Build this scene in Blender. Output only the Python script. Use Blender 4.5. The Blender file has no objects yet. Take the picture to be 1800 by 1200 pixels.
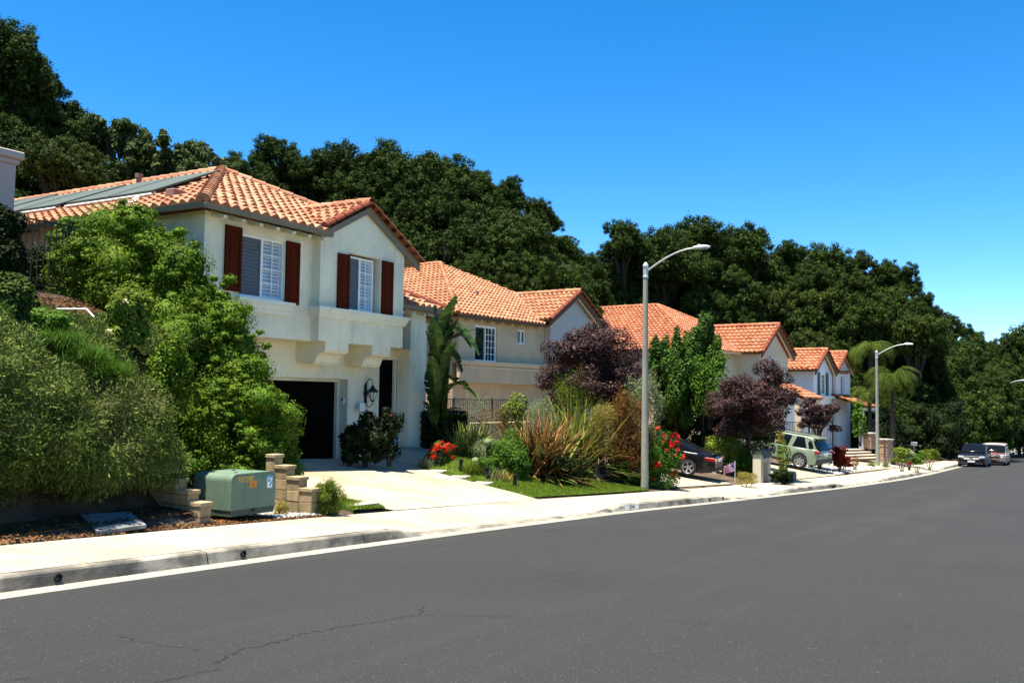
import bpy, math, random
import numpy as np
from mathutils import Vector, Matrix
R_ = math.radians
sc = bpy.context.scene
COL = sc.collection
# ---------------------------------------------------------------- camera, sky, sun, exposure
HEAD, PITCH, ROLL, FPX = R_(29.8), R_(3.41), R_(-0.767), 1600.0
_F = Vector((math.cos(HEAD)*math.cos(PITCH), math.sin(HEAD)*math.cos(PITCH), math.sin(PITCH)))
_R = Vector((math.sin(HEAD), -math.cos(HEAD), 0)); _U = _R.cross(_F)
CR = _R*math.cos(ROLL) - _U*math.sin(ROLL)
CU = _U*math.cos(ROLL) + _R*math.sin(ROLL)
EYE = Vector((0, 0, 1.7))
cam = bpy.data.cameras.new('camera'); cam_o = bpy.data.objects.new('camera', cam); COL.objects.link(cam_o)
cam.sensor_width = 36; cam.lens = 36*FPX/1800; cam.clip_end = 3000; cam.clip_start = .05
m = Matrix((CR, CU, -_F)).transposed().to_4x4(); m.translation = EYE
cam_o.matrix_world = m
sc.camera = cam_o

SUN_EL = R_(77.0)
SUN_V = Vector((-.88*math.cos(SUN_EL), .475*math.cos(SUN_EL), math.sin(SUN_EL))).normalized()
w = bpy.data.worlds.new('World'); sc.world = w; w.use_nodes = True
nt = w.node_tree; bg = nt.nodes['Background']
sky = nt.nodes.new('ShaderNodeTexSky'); sky.sky_type = 'NISHITA'; sky.sun_disc = False
sky.sun_elevation = SUN_EL; sky.sun_rotation = math.atan2(SUN_V.x, SUN_V.y)
sky.altitude = 300; sky.air_density = 0.72; sky.dust_density = 0.0; sky.ozone_density = 3.0
hs = nt.nodes.new('ShaderNodeHueSaturation'); hs.inputs['Saturation'].default_value = 1.36; hs.inputs['Hue'].default_value = .497; hs.inputs['Value'].default_value = 1.26
nt.links.new(sky.outputs[0], hs.inputs['Color']); nt.links.new(hs.outputs[0], bg.inputs['Color'])
bg.inputs['Strength'].default_value = 0.07
sl = bpy.data.lights.new('sun', 'SUN'); sl.energy = 5.0; sl.angle = R_(0.5); sl.color = (1, .94, .82)
so = bpy.data.objects.new('sun', sl); COL.objects.link(so); so.location = (0, 0, 60)
so.rotation_euler = (-SUN_V).to_track_quat('-Z', 'Y').to_euler()
sc.view_settings.view_transform = 'Standard'; sc.view_settings.look = 'None'
sc.view_settings.gamma = 1; sc.view_settings.exposure = 1.62
sc.cycles.max_bounces = 6; sc.cycles.transparent_max_bounces = 12
sc.cycles.use_denoising = True

# ---------------------------------------------------------------- where a photo pixel (1800x1200) lies in the place
def ray(px, py): return CR*((px-900)/FPX) - CU*((py-600)/FPX) + _F
def at(px, py, D): return EYE + ray(px, py)*D
def onY(px, py, y): d = ray(px, py); return EYE + d*((y-EYE.y)/d.y)
def onX(px, py, x): d = ray(px, py); return EYE + d*((x-EYE.x)/d.x)
_PX = [-60,-10,0,5,12,20,27.5,40,60,80,110,160,260]
_PZ = [2.1,.30,-.07,-.28,-.60,-1.02,-1.42,-1.88,-2.60,-3.25,-4.2,-5.6,-8.2]
_xs = np.linspace(-60, 260, 641); _zs = np.interp(_xs, _PX, _PZ)
_zs = np.convolve(np.pad(_zs, 6, mode='edge'), np.ones(13)/13, mode='valid')
def zr(x): return float(np.interp(x, _xs, _zs))
_KX = [-60,-5,5,12,21,27.5,34,40,49,57,68,76,127,151,260]
_KY = [8.9,8.9,8.9,8.85,8.75,8.35,7.55,6.85,6.05,5.65,5.3,5.0,2.6,1.3,-6]
_ks = np.convolve(np.pad(np.interp(_xs, _KX, _KY), 4, mode='edge'), np.ones(9)/9, mode='valid')
def ky(x): return float(np.interp(x, _xs, _ks))
def sm(t): t = max(0., min(1., t)); return t*t*(3-2*t)
_TX = [-60,10,26,36,45,60,75,90,110,140,260]; _TY = [33,33,33,31,27,25,21,17,14,11,4]
def gz(x, y):
    k = ky(x); r = zr(x)
    if y < k+.2: return r-.06
    if y < k+1.9: return r-.03
    t = max(0., min(1., (y-k-1.95)/5.6))
    z = r+.165+.71*t
    if x < 12.7:
        b = float(np.interp(y, [11.2,12.05,12.4,15,17.3,40], [-.15,-.10,.35,3.0,3.65,4.6]))
        if x > 9.95:
            n = float(np.interp(y, [11.2,13.62,13.8,15,17.3,40], [0,0,1.3,2.9,3.65,4.6]))+(r+.18)*(1 if y < 13.7 else 0)
            q = sm((x-9.95)/.12); b = b*(1-q)+n*q
        q = sm((12.7-x)/.1)
        if y > 11.1: z = z*(1-q)+max(b, r+.165)*q
    if 20.9 < x < 31 and y > 11.6: z += .36*sm((y-11.6)/2.8)*sm((x-20.9)/.7)*sm((31-x)/2.)
    ty = float(np.interp(x, _TX, _TY))
    if y > ty:
        d = y-ty; z += .52*min(d, 26)+.12*max(0, d-26)
    return z
def hit(px, py, off=0.):
    d = ray(px, py); t = 3.
    while t < 400:
        p = EYE+d*t
        if p.z < gz(p.x, p.y)+off: break
        t += .1
    lo, hi = t-.1, t
    for _ in range(14):
        mm = (lo+hi)/2; p = EYE+d*mm
        if p.z < gz(p.x, p.y)+off: hi = mm
        else: lo = mm
    return EYE+d*hi

# ---------------------------------------------------------------- materials
def mat(name, c1, c2=None, scale=6., rough=.8, bump=0., bscale=None, spec=.3, metal=0., isl=0., detail=5., contrast=(.35,.65),
        c3=None, scale3=1., coat=0., coords='Object', trans=0., objv=0., c3r=(.45,.68)):
    mt = bpy.data.materials.new(name); mt.use_nodes = True; n = mt.node_tree.nodes; L = mt.node_tree.links
    b = n['Principled BSDF']; b.inputs['Roughness'].default_value = rough; b.inputs['Metallic'].default_value = metal
    b.inputs['Specular IOR Level'].default_value = spec; b.inputs['Coat Weight'].default_value = coat; b.inputs['Coat Roughness'].default_value = .03
    tc = n.new('ShaderNodeTexCoord'); co = tc.outputs[coords]
    src = None
    def noise(s, d=detail):
        t = n.new('ShaderNodeTexNoise'); t.inputs['Scale'].default_value = s; t.inputs['Detail'].default_value = d; t.inputs['Roughness'].default_value = .6
        L.new(co, t.inputs['Vector']); return t.outputs['Fac']
    def ramp(f, a, bb):
        r = n.new('ShaderNodeMapRange'); r.inputs['From Min'].default_value = a; r.inputs['From Max'].default_value = bb; L.new(f, r.inputs['Value']); return r.outputs[0]
    def mix(f, a, bb):
        x = n.new('ShaderNodeMix'); x.data_type = 'RGBA'
        if isinstance(f, float): x.inputs[0].default_value = f
        else: L.new(f, x.inputs[0])
        for k, v in ((6, a), (7, bb)):
            if isinstance(v, tuple): x.inputs[k].default_value = (*v, 1)
            else: L.new(v, x.inputs[k])
        return x.outputs[2]
    if c2: src = mix(ramp(noise(scale), *contrast), c1, c2)
    if c3: src = mix(ramp(noise(scale3), *c3r), src or c1, c3)
    if isl or objv:
        h = n.new('ShaderNodeHueSaturation')
        if src is None: h.inputs['Color'].default_value = (*c1, 1)
        else: L.new(src, h.inputs['Color'])
        if isl:
            g = n.new('ShaderNodeNewGeometry'); rr = g.outputs['Random Per Island']
            v = n.new('ShaderNodeMapRange'); v.inputs['To Min'].default_value = 1-isl; v.inputs['To Max'].default_value = 1+isl; L.new(rr, v.inputs['Value'])
            vout = v.outputs[0]
            wn = n.new('ShaderNodeTexWhiteNoise'); wn.noise_dimensions = '1D'; L.new(rr, wn.inputs['W'])
            u = n.new('ShaderNodeMapRange'); u.inputs['To Min'].default_value = .5-.05*isl; u.inputs['To Max'].default_value = .5+.05*isl; L.new(wn.outputs['Value'], u.inputs['Value']); L.new(u.outputs[0], h.inputs['Hue'])
        if objv:
            oi = n.new('ShaderNodeObjectInfo'); v2 = n.new('ShaderNodeMapRange'); v2.inputs['To Min'].default_value = 1-objv; v2.inputs['To Max'].default_value = 1+objv; L.new(oi.outputs['Random'], v2.inputs['Value'])
            if isl:
                mm = n.new('ShaderNodeMath'); mm.operation = 'MULTIPLY'; L.new(vout, mm.inputs[0]); L.new(v2.outputs[0], mm.inputs[1]); vout = mm.outputs[0]
            else: vout = v2.outputs[0]
        L.new(vout, h.inputs['Value']); src = h.outputs[0]
    if src is None: b.inputs['Base Color'].default_value = (*c1, 1)
    else: L.new(src, b.inputs['Base Color'])
    if bump:
        bp = n.new('ShaderNodeBump'); bp.inputs['Strength'].default_value = bump; bp.inputs['Distance'].default_value = .02
        L.new(noise(bscale or scale*6), bp.inputs['Height']); L.new(bp.outputs[0], b.inputs['Normal'])
    if trans:
        tr = n.new('ShaderNodeBsdfTranslucent'); ms = n.new('ShaderNodeMixShader'); ms.inputs[0].default_value = trans
        if src is None: tr.inputs['Color'].default_value = (*c1, 1)
        else: L.new(src, tr.inputs['Color'])
        L.new(b.outputs[0], ms.inputs[1]); L.new(tr.outputs[0], ms.inputs[2]); L.new(ms.outputs[0], n['Material Output'].inputs['Surface'])
    return mt
def leafmat(name, c, v=.45, rough=.65, spec=.06, trans=.22, objv=.12, c2=None):
    c = (c[0]*.86, c[1]*.84, c[2]*.62)
    if c2: c2 = (c2[0]*.86, c2[1]*.84, c2[2]*.62)
    if trans < .2 or name in ('fern_pine_leaves', 'creeper_leaves'): trans *= .6
    return mat(name, c, c2, scale=1.3, contrast=(.4,.6), rough=rough, spec=spec, isl=v, trans=trans, objv=objv)
def glassmat(name, dark, alpha=.5, rough=.02):
    mt = bpy.data.materials.new(name); mt.use_nodes = True; n = mt.node_tree.nodes; L = mt.node_tree.links
    b = n['Principled BSDF']; b.inputs['Base Color'].default_value = (*dark, 1); b.inputs['Roughness'].default_value = rough; b.inputs['Specular IOR Level'].default_value = .8
    b.inputs['Alpha'].default_value = alpha; return mt
def tilemat(name, cols, var=.25):
    mt = bpy.data.materials.new(name); mt.use_nodes = True; n = mt.node_tree.nodes; L = mt.node_tree.links
    b = n['Principled BSDF']; b.inputs['Roughness'].default_value = .75; b.inputs['Specular IOR Level'].default_value = .25
    uv = n.new('ShaderNodeUVMap'); wn = n.new('ShaderNodeTexWhiteNoise'); wn.noise_dimensions = '2D'
    fl = n.new('ShaderNodeVectorMath'); fl.operation = 'FLOOR'; L.new(uv.outputs[0], fl.inputs[0]); L.new(fl.outputs[0], wn.inputs['Vector'])
    r = n.new('ShaderNodeValToRGB'); e = r.color_ramp.elements
    while len(e) < len(cols): e.new(.5)
    for i, c in enumerate(cols): e[i].position = i/(len(cols)-1); e[i].color = (*c, 1)
    L.new(wn.outputs['Value'], r.inputs[0])
    tc = n.new('ShaderNodeTexCoord'); no = n.new('ShaderNodeTexNoise'); no.inputs['Scale'].default_value = 3; no.inputs['Detail'].default_value = 6; L.new(tc.outputs['Object'], no.inputs['Vector'])
    mr = n.new('ShaderNodeMapRange'); mr.inputs['To Min'].default_value = 1-var; mr.inputs['To Max'].default_value = 1+var; L.new(no.outputs['Fac'], mr.inputs['Value'])
    h = n.new('ShaderNodeHueSaturation'); L.new(r.outputs[0], h.inputs['Color']); L.new(mr.outputs[0], h.inputs['Value']); L.new(h.outputs[0], b.inputs['Base Color'])
    return mt
M = {}
def layer(mt, sc3, scale, lo, hi, col, f=1., rot=0.):
    n = mt.node_tree.nodes; L = mt.node_tree.links; b = n['Principled BSDF']; inp = b.inputs['Base Color']
    tc = n.new('ShaderNodeTexCoord'); mp = n.new('ShaderNodeMapping'); mp.inputs['Scale'].default_value = sc3; mp.inputs['Rotation'].default_value = (0, 0, rot); L.new(tc.outputs['Object'], mp.inputs['Vector'])
    no = n.new('ShaderNodeTexNoise'); no.inputs['Scale'].default_value = scale; no.inputs['Detail'].default_value = 9; no.inputs['Roughness'].default_value = .65; L.new(mp.outputs[0], no.inputs['Vector'])
    mr = n.new('ShaderNodeMapRange'); mr.inputs['From Min'].default_value = lo; mr.inputs['From Max'].default_value = hi; mr.inputs['To Max'].default_value = f; L.new(no.outputs['Fac'], mr.inputs['Value'])
    mx = n.new('ShaderNodeMix'); mx.data_type = 'RGBA'; L.new(mr.outputs[0], mx.inputs[0])
    if inp.links: L.new(inp.links[0].from_socket, mx.inputs[6])
    else: mx.inputs[6].default_value = inp.default_value
    mx.inputs[7].default_value = (*col, 1); L.new(mx.outputs[2], inp)
M['stucco1'] = mat('stucco_cream', (.84,.765,.56), (.78,.71,.51), scale=1.2, bump=.25, bscale=60, rough=.9, c3=(.64,.585,.43), scale3=.7)
M['trim1'] = mat('trim_cream', (.78,.75,.60), (.72,.69,.54), scale=2, bump=.15, bscale=60, rough=.85)
M['stucco2'] = mat('stucco_tan', (.60,.46,.29), (.54,.41,.26), scale=.8, bump=.25, bscale=60, rough=.9, c3=(.46,.35,.22), scale3=.9)
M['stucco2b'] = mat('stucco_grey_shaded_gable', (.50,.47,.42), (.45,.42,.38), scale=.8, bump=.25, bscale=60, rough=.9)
M['trim2'] = mat('trim_tan', (.66,.52,.32), (.60,.47,.29), scale=2, rough=.85)
M['stucco3'] = mat('stucco_beige', (.66,.54,.37), (.60,.49,.33), scale=.8, bump=.2, bscale=60, rough=.9)
M['stucco4'] = mat('stucco_white', (.76,.76,.75), (.70,.70,.69), scale=.8, bump=.2, bscale=60, rough=.9)
M['stucco0'] = mat('stucco_pink', (.46,.38,.34), (.41,.34,.30), scale=.8, bump=.2, bscale=60, rough=.9)
M['tile1'] = tilemat('roof_tile_a', [(.29,.110,.052),(.35,.160,.082),(.375,.190,.10),(.26,.100,.048),(.36,.205,.118),(.32,.125,.060)])
M['tile2'] = tilemat('roof_tile_b', [(.30,.108,.045),(.36,.155,.072),(.38,.178,.088),(.27,.098,.045),(.36,.190,.10),(.33,.122,.053)])
M['tile3'] = tilemat('roof_tile_c', [(.30,.09,.040),(.37,.135,.06),(.39,.155,.075),(.25,.075,.035),(.36,.145,.072)])
M['rake'] = mat('red_rake_tile', (.19,.050,.026), (.14,.040,.024), scale=8, rough=.8, spec=.1)
M['wood'] = mat('painted_fascia', (.20,.17,.12), (.16,.14,.10), scale=5, rough=.7)
M['wood2'] = mat('dark_fascia', (.10,.06,.04), rough=.7)
M['white'] = mat('white_paint', (.78,.78,.76), rough=.45)
M['metalwhite'] = mat('white_downspout', (.66,.66,.60), rough=.5)
M['shutter'] = mat('shutter_oxblood', (.085,.013,.003), (.07,.010,.003), scale=9, rough=.7, spec=.04)
M['shutterblue'] = mat('shutter_slate', (.03,.05,.06), rough=.5)
M['doorbrown'] = mat('dark_door', (.004,.003,.0025), (.003,.0025,.002), scale=20, rough=.8, spec=.02)
M['glass'] = glassmat('window_glass', (.05,.07,.09), .10)
M['glassdark'] = glassmat('window_glass_dark', (.012,.016,.02), .92)
M['screen'] = glassmat('insect_screen', (.05,.055,.065), .42, .6)
M['blind'] = mat('shutter_slats', (.86,.87,.90), rough=.5)
M['black'] = mat('black_metal', (.012,.012,.013), rough=.45)
M['iron'] = mat('iron_railing', (.035,.028,.022), rough=.5)
M['ironbrown'] = mat('iron_railing_brown', (.10,.07,.05), rough=.6)
M['solar'] = mat('solar_panel', (.07,.088,.08), (.06,.078,.07), scale=2, rough=.8, spec=.15)
M['pipe'] = mat('vent_pipe', (.22,.12,.10), rough=.7)
M['void'] = mat('dark_interior', (.015,.014,.013), rough=1)

# ---------------------------------------------------------------- mesh building
class MB:
    def __init__(s): s.v = []; s.f = []; s.uv = []; s.useuv = False
    def quad(s, a, b, c, d): n = len(s.v); s.v += [tuple(a), tuple(b), tuple(c), tuple(d)]; s.f.append((n, n+1, n+2, n+3)); return s
    def tri(s, a, b, c): n = len(s.v); s.v += [tuple(a), tuple(b), tuple(c)]; s.f.append((n, n+1, n+2)); return s
    def box(s, x0, x1, y0, y1, z0, z1, bev=0.):
        if bev <= 0:
            n = len(s.v); s.v += [(x0,y0,z0),(x1,y0,z0),(x1,y1,z0),(x0,y1,z0),(x0,y0,z1),(x1,y0,z1),(x1,y1,z1),(x0,y1,z1)]
            for f in ((0,3,2,1),(4,5,6,7),(0,1,5,4),(1,2,6,5),(2,3,7,6),(3,0,4,7)): s.f.append(tuple(n+i for i in f))
            return s
        b = bev; n = len(s.v)
        for (z, i) in ((z0, b), (z0+b, 0), (z1-b, 0), (z1, b)):
            X0, X1, Y0, Y1 = x0+i, x1-i, y0+i, y1-i; c = b if i == 0 else b*.4
            s.v += [(X0+c,Y0,z),(X1-c,Y0,z),(X1,Y0+c,z),(X1,Y1-c,z),(X1-c,Y1,z),(X0+c,Y1,z),(X0,Y1-c,z),(X0,Y0+c,z)]
        for r in range(3):
            for k in range(8): s.f.append((n+r*8+k, n+r*8+(k+1)%8, n+r*8+8+(k+1)%8, n+r*8+8+k))
        s.f.append(tuple(n+7-k for k in range(8))); s.f.append(tuple(n+24+k for k in range(8)))
        return s
    def tube(s, pts, rad, seg=8, cap=True):
        pts = [Vector(p) for p in pts]; n0 = len(s.v); N = len(pts)
        rs = rad if isinstance(rad, (list, tuple)) else [rad]*N
        up = Vector((.12,.31,.94)); 
        for i, p in enumerate(pts):
            t = (pts[min(i+1, N-1)]-pts[max(i-1, 0)]).normalized()
            a = t.cross(up)
            if a.length < 1e-3: a = t.cross(Vector((1,0,0)))
            a.normalize(); b = t.cross(a)
            for k in range(seg):
                q = 2*math.pi*k/seg; s.v.append(tuple(p+(a*math.cos(q)+b*math.sin(q))*rs[i]))
        for i in range(N-1):
            for k in range(seg):
                s.f.append((n0+i*seg+k, n0+i*seg+(k+1)%seg, n0+(i+1)*seg+(k+1)%seg, n0+(i+1)*seg+k))
        if cap:
            s.f.append(tuple(n0+seg-1-k for k in range(seg))); s.f.append(tuple(n0+(N-1)*seg+k for k in range(seg)))
        return s
    def lathe(s, c, prof, seg=16):
        n0 = len(s.v)
        for (r, z) in prof:
            for k in range(seg): q = 2*math.pi*k/seg; s.v.append((c[0]+r*math.cos(q), c[1]+r*math.sin(q), c[2]+z))
        for i in range(len(prof)-1):
            for k in range(seg): s.f.append((n0+i*seg+k, n0+i*seg+(k+1)%seg, n0+(i+1)*seg+(k+1)%seg, n0+(i+1)*seg+k))
        return s
    def prism(s, poly, axis, a0, a1):
        # poly: 2D points in the two other axes, extruded along axis from a0 to a1
        def P(q, a):
            return {'x': (a, q[0], q[1]), 'y': (q[0], a, q[1]), 'z': (q[0], q[1], a)}[axis]
        n = len(s.v); N = len(poly)
        s.v += [P(q, a0) for q in poly]+[P(q, a1) for q in poly]
        s.f.append(tuple(range(n, n+N))); s.f.append(tuple(range(n+2*N-1, n+N-1, -1)))
        for i in range(N): j = (i+1) % N; s.f.append((n+i, n+N+i, n+N+j, n+j))
        return s
    def grid(s, rows):
        n = len(s.v); W = len(rows[0])
        for r in rows: s.v += [tuple(p) for p in r]
        for i in range(len(rows)-1):
            for j in range(W-1): s.f.append((n+i*W+j, n+i*W+j+1, n+(i+1)*W+j+1, n+(i+1)*W+j))
        return s
    def sphere(s, c, r, seg=12, rings=8):
        rx, ry, rz = r if isinstance(r, (tuple, list)) else (r, r, r); n = len(s.v)
        for i in range(rings+1):
            a = math.pi*i/rings
            for k in range(seg): q = 2*math.pi*k/seg; s.v.append((c[0]+rx*math.sin(a)*math.cos(q), c[1]+ry*math.sin(a)*math.sin(q), c[2]+rz*math.cos(a)))
        for i in range(rings):
            for k in range(seg): s.f.append((n+i*seg+k, n+(i+1)*seg+k, n+(i+1)*seg+(k+1)%seg, n+i*seg+(k+1)%seg))
        return s
    def xf(s, M4):
        s.v = [tuple(M4 @ Vector(p)) for p in s.v]; return s
    def wall(s, x0, x1, z0, z1, y, th, holes=(), top=None):
        # wall facing -y at y, thickness th, with openings (hx0,hx1,hz0,hz1)
        xs = sorted({x0, x1, *[h[0] for h in holes], *[h[1] for h in holes]}); zs = sorted({z0, z1, *[h[2] for h in holes], *[h[3] for h in holes]})
        xs = [q for q in xs if x0 <= q <= x1]; zs = [q for q in zs if z0 <= q <= z1]
        for i in range(len(xs)-1):
            for j in range(len(zs)-1):
                cx, cz = (xs[i]+xs[i+1])/2, (zs[j]+zs[j+1])/2
                if any(h[0] < cx < h[1] and h[2] < cz < h[3] for h in holes): continue
                s.quad((xs[i],y,zs[j]), (xs[i+1],y,zs[j]), (xs[i+1],y,zs[j+1]), (xs[i],y,zs[j+1]))
                s.quad((xs[i+1],y+th,zs[j]), (xs[i],y+th,zs[j]), (xs[i],y+th,zs[j+1]), (xs[i+1],y+th,zs[j+1]))
        for (a, b, c, d) in holes:
            c = max(c, z0)
            s.quad((a,y,c), (a,y+th,c), (a,y+th,d), (a,y,d)); s.quad((b,y+th,c), (b,y,c), (b,y,d), (b,y+th,d))
            s.quad((a,y,d), (a,y+th,d), (b,y+th,d), (b,y,d))
            if c > z0: s.quad((a,y+th,c), (a,y,c), (b,y,c), (b,y+th,c))
        s.quad((x0,y+th,z0), (x0,y,z0), (x0,y,z1), (x0,y+th,z1)); s.quad((x1,y,z0), (x1,y+th,z0), (x1,y+th,z1), (x1,y,z1))
        s.quad((x0,y,z1), (x1,y,z1), (x1,y+th,z1), (x0,y+th,z1)); s.quad((x0,y+th,z0), (x1,y+th,z0), (x1,y,z0), (x0,y,z0))
        return s
    def build(s, name, mt, parent=None, world=False, smooth=False, label=None):
        me = bpy.data.meshes.new(name)
        vs = s.v
        if parent is not None and world:
            inv = wm(parent).inverted(); vs = [tuple(inv @ Vector(p)) for p in vs]
        me.from_pydata(vs, [], s.f); me.materials.append(mt if not isinstance(mt, str) else M[mt])
        if s.useuv:
            ul = me.uv_layers.new(name='UVMap'); arr = []
            for u, f in zip(s.uv, s.f): arr += list(u)*len(f)
            ul.data.foreach_set('uv', arr)
        if smooth: me.shade_smooth() if hasattr(me, 'shade_smooth') else me.polygons.foreach_set('use_smooth', [True]*len(me.polygons))
        me.update()
        o = bpy.data.objects.new(name, me); COL.objects.link(o)
        if parent is not None: o.parent = parent
        if label: o['label'] = label
        return o
def wm(o):
    m = o.matrix_basis.copy()
    while o.parent: o = o.parent; m = o.matrix_basis @ m
    return m
def thing(name, label, cat, loc, rz=0., group=None):
    o = bpy.data.objects.new(name, None); COL.objects.link(o); o.empty_display_size = .2
    o.location = loc; o.rotation_euler = (0, 0, rz); o['label'] = label; o['category'] = cat
    if group: o['group'] = group
    return o
def tag(o, label, cat, group=None, kind=None):
    o['label'] = label; o['category'] = cat
    if group: o['group'] = group
    if kind: o['kind'] = kind
    return o
def struct(o): o['kind'] = 'structure'; return o
def stuff(o, label=None): 
    o['kind'] = 'stuff'
    if label: o['label'] = label
    return o
def centre(o, loc):
    """move the object's origin to loc without moving its mesh"""
    loc = Vector(loc); d = loc-o.location
    o.data.transform(Matrix.Translation(-d)); o.location = loc; return o

def tiles(mb, A, U, V, poly, tw=.30, th=.42, amp=.09, step=.062, sub=8, seed=0):
    """barrel tiled roof face: A origin, U along the eave, V up the slope, poly = convex (u,v) outline"""
    A, U, V = Vector(A), Vector(U).normalized(), Vector(V).normalized(); N = U.cross(V).normalized()
    if N.z < 0: N = -N
    mb.useuv = True; rnd = random.Random(seed)
    us = [p[0] for p in poly]; u0, u1 = min(us), max(us)
    def vr(u):
        r = []
        n = len(poly)
        for i in range(n):
            a, b = poly[i], poly[(i+1) % n]
            if (a[0]-u)*(b[0]-u) <= 0 and abs(a[0]-b[0]) > 1e-9:
                t = (u-a[0])/(b[0]-a[0]); r.append(a[1]+t*(b[1]-a[1]))
        return (min(r), max(r)) if r else None
    nc = max(1, int(round((u1-u0)/tw*sub))); du = (u1-u0)/nc
    jit = {}
    def h(u):
        c = math.cos(2*math.pi*(u-u0)/tw); return amp*max(0, .5+.5*c)**.75
    for i in range(nc):
        ua, ub = u0+i*du, u0+(i+1)*du
        ra, rb = vr(min(max(ua, u0+1e-5), u1-1e-5)), vr(min(max(ub, u0+1e-5), u1-1e-5))
        if not ra or not rb: continue
        lo = min(ra[0], rb[0]); hi = max(ra[1], rb[1]); ha, hb = h(ua), h(ub)
        col = int((ua+du/2-u0)/tw+.5)
        k0 = int(math.floor(lo/th)); k1 = int(math.ceil(hi/th))
        for k in range(k0, k1):
            va, vb = k*th, (k+1)*th
            e = jit.setdefault((col, k), rnd.uniform(-.008, .012))
            a0, a1 = max(va, ra[0]), min(vb, ra[1]); b0, b1 = max(va, rb[0]), min(vb, rb[1])
            if a1 <= a0 and b1 <= b0: continue
            a1 = max(a0, a1); b1 = max(b0, b1)
            P = lambda u, v, hh, f: A+U*u+V*v+N*(hh+(step+e)*(1-f)+.012)
            fa0, fa1 = (a0-va)/th, (a1-va)/th; fb0, fb1 = (b0-va)/th, (b1-va)/th
            p, q, r, s_ = P(ua,a0,ha,fa0), P(ub,b0,hb,fb0), P(ub,b1,hb,fb1), P(ua,a1,ha,fa1)
            mb.quad(p, q, r, s_); mb.uv.append((col+.5, k+.5))
            if fa0 < .2 and fb0 < .2:
                g = .75 if (k == k0 and lo <= va+1e-3) else 1.
                dn = -N*(step+.03+(ha+hb)/2*.55)
                mb.quad(p+dn, q+dn, q, p); mb.uv.append((col+.5, k+.5))
    return mb
def ridge(mb, p0, p1, r=.13, ln=.42, lift=.03, seg=7):
    p0, p1 = Vector(p0), Vector(p1); d = p1-p0; L = d.length; d.normalize(); n = max(1, int(round(L/ln))); side = d.cross(Vector((0,0,1))).normalized(); up = side.cross(d).normalized()
    mb.useuv = True
    for i in range(n):
        a = p0+d*(L*i/n-.03); b = p0+d*(L*(i+1)/n); ra, rb = r*1.12, r*.92
        ring = []
        for (c, rr) in ((a, ra), (b, rb)):
            ring.append([c+up*lift+side*(rr*math.cos(math.pi*k/seg))+up*(rr*math.sin(math.pi*k/seg)) for k in range(seg+1)])
        for k in range(seg):
            mb.quad(ring[0][k], ring[0][k+1], ring[1][k+1], ring[1][k]); mb.uv.append((i+.5, 77.5))
        n0 = len(mb.v); mb.v += [tuple(q) for q in ring[0]]; mb.f.append(tuple(range(n0, n0+seg+1))); mb.uv.append((i+.5, 77.5))
    return mb
def flat_roof_under(mb, pts3, drop=.06):
    """underside sheet following a roof polygon"""
    n = len(mb.v); mb.v += [(p[0], p[1], p[2]-drop) for p in pts3]; mb.f.append(tuple(range(n, n+len(pts3)))); 
    if mb.useuv: mb.uv.append((3.5, 3.5))
    return mb
def hiproof_face(mb, pts, tw=.30, th=.42, amp=.088, step=.062, sub=8, seed=0):
    """pts: 3D outline, first two points are the eave (left to right seen from outside)"""
    A = Vector(pts[0]); U = (Vector(pts[1])-A).normalized()
    n = (Vector(pts[1])-A).cross(Vector(pts[2])-A).normalized(); 
    if n.z < 0: n = -n
    V = n.cross(U); 
    if V.z < 0: V = -V
    poly = [((Vector(p)-A).dot(U), (Vector(p)-A).dot(V)) for p in pts]
    tiles(mb, A, U, V, poly, tw, th, amp, step, sub, seed); flat_roof_under(mb, pts); return mb

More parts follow.
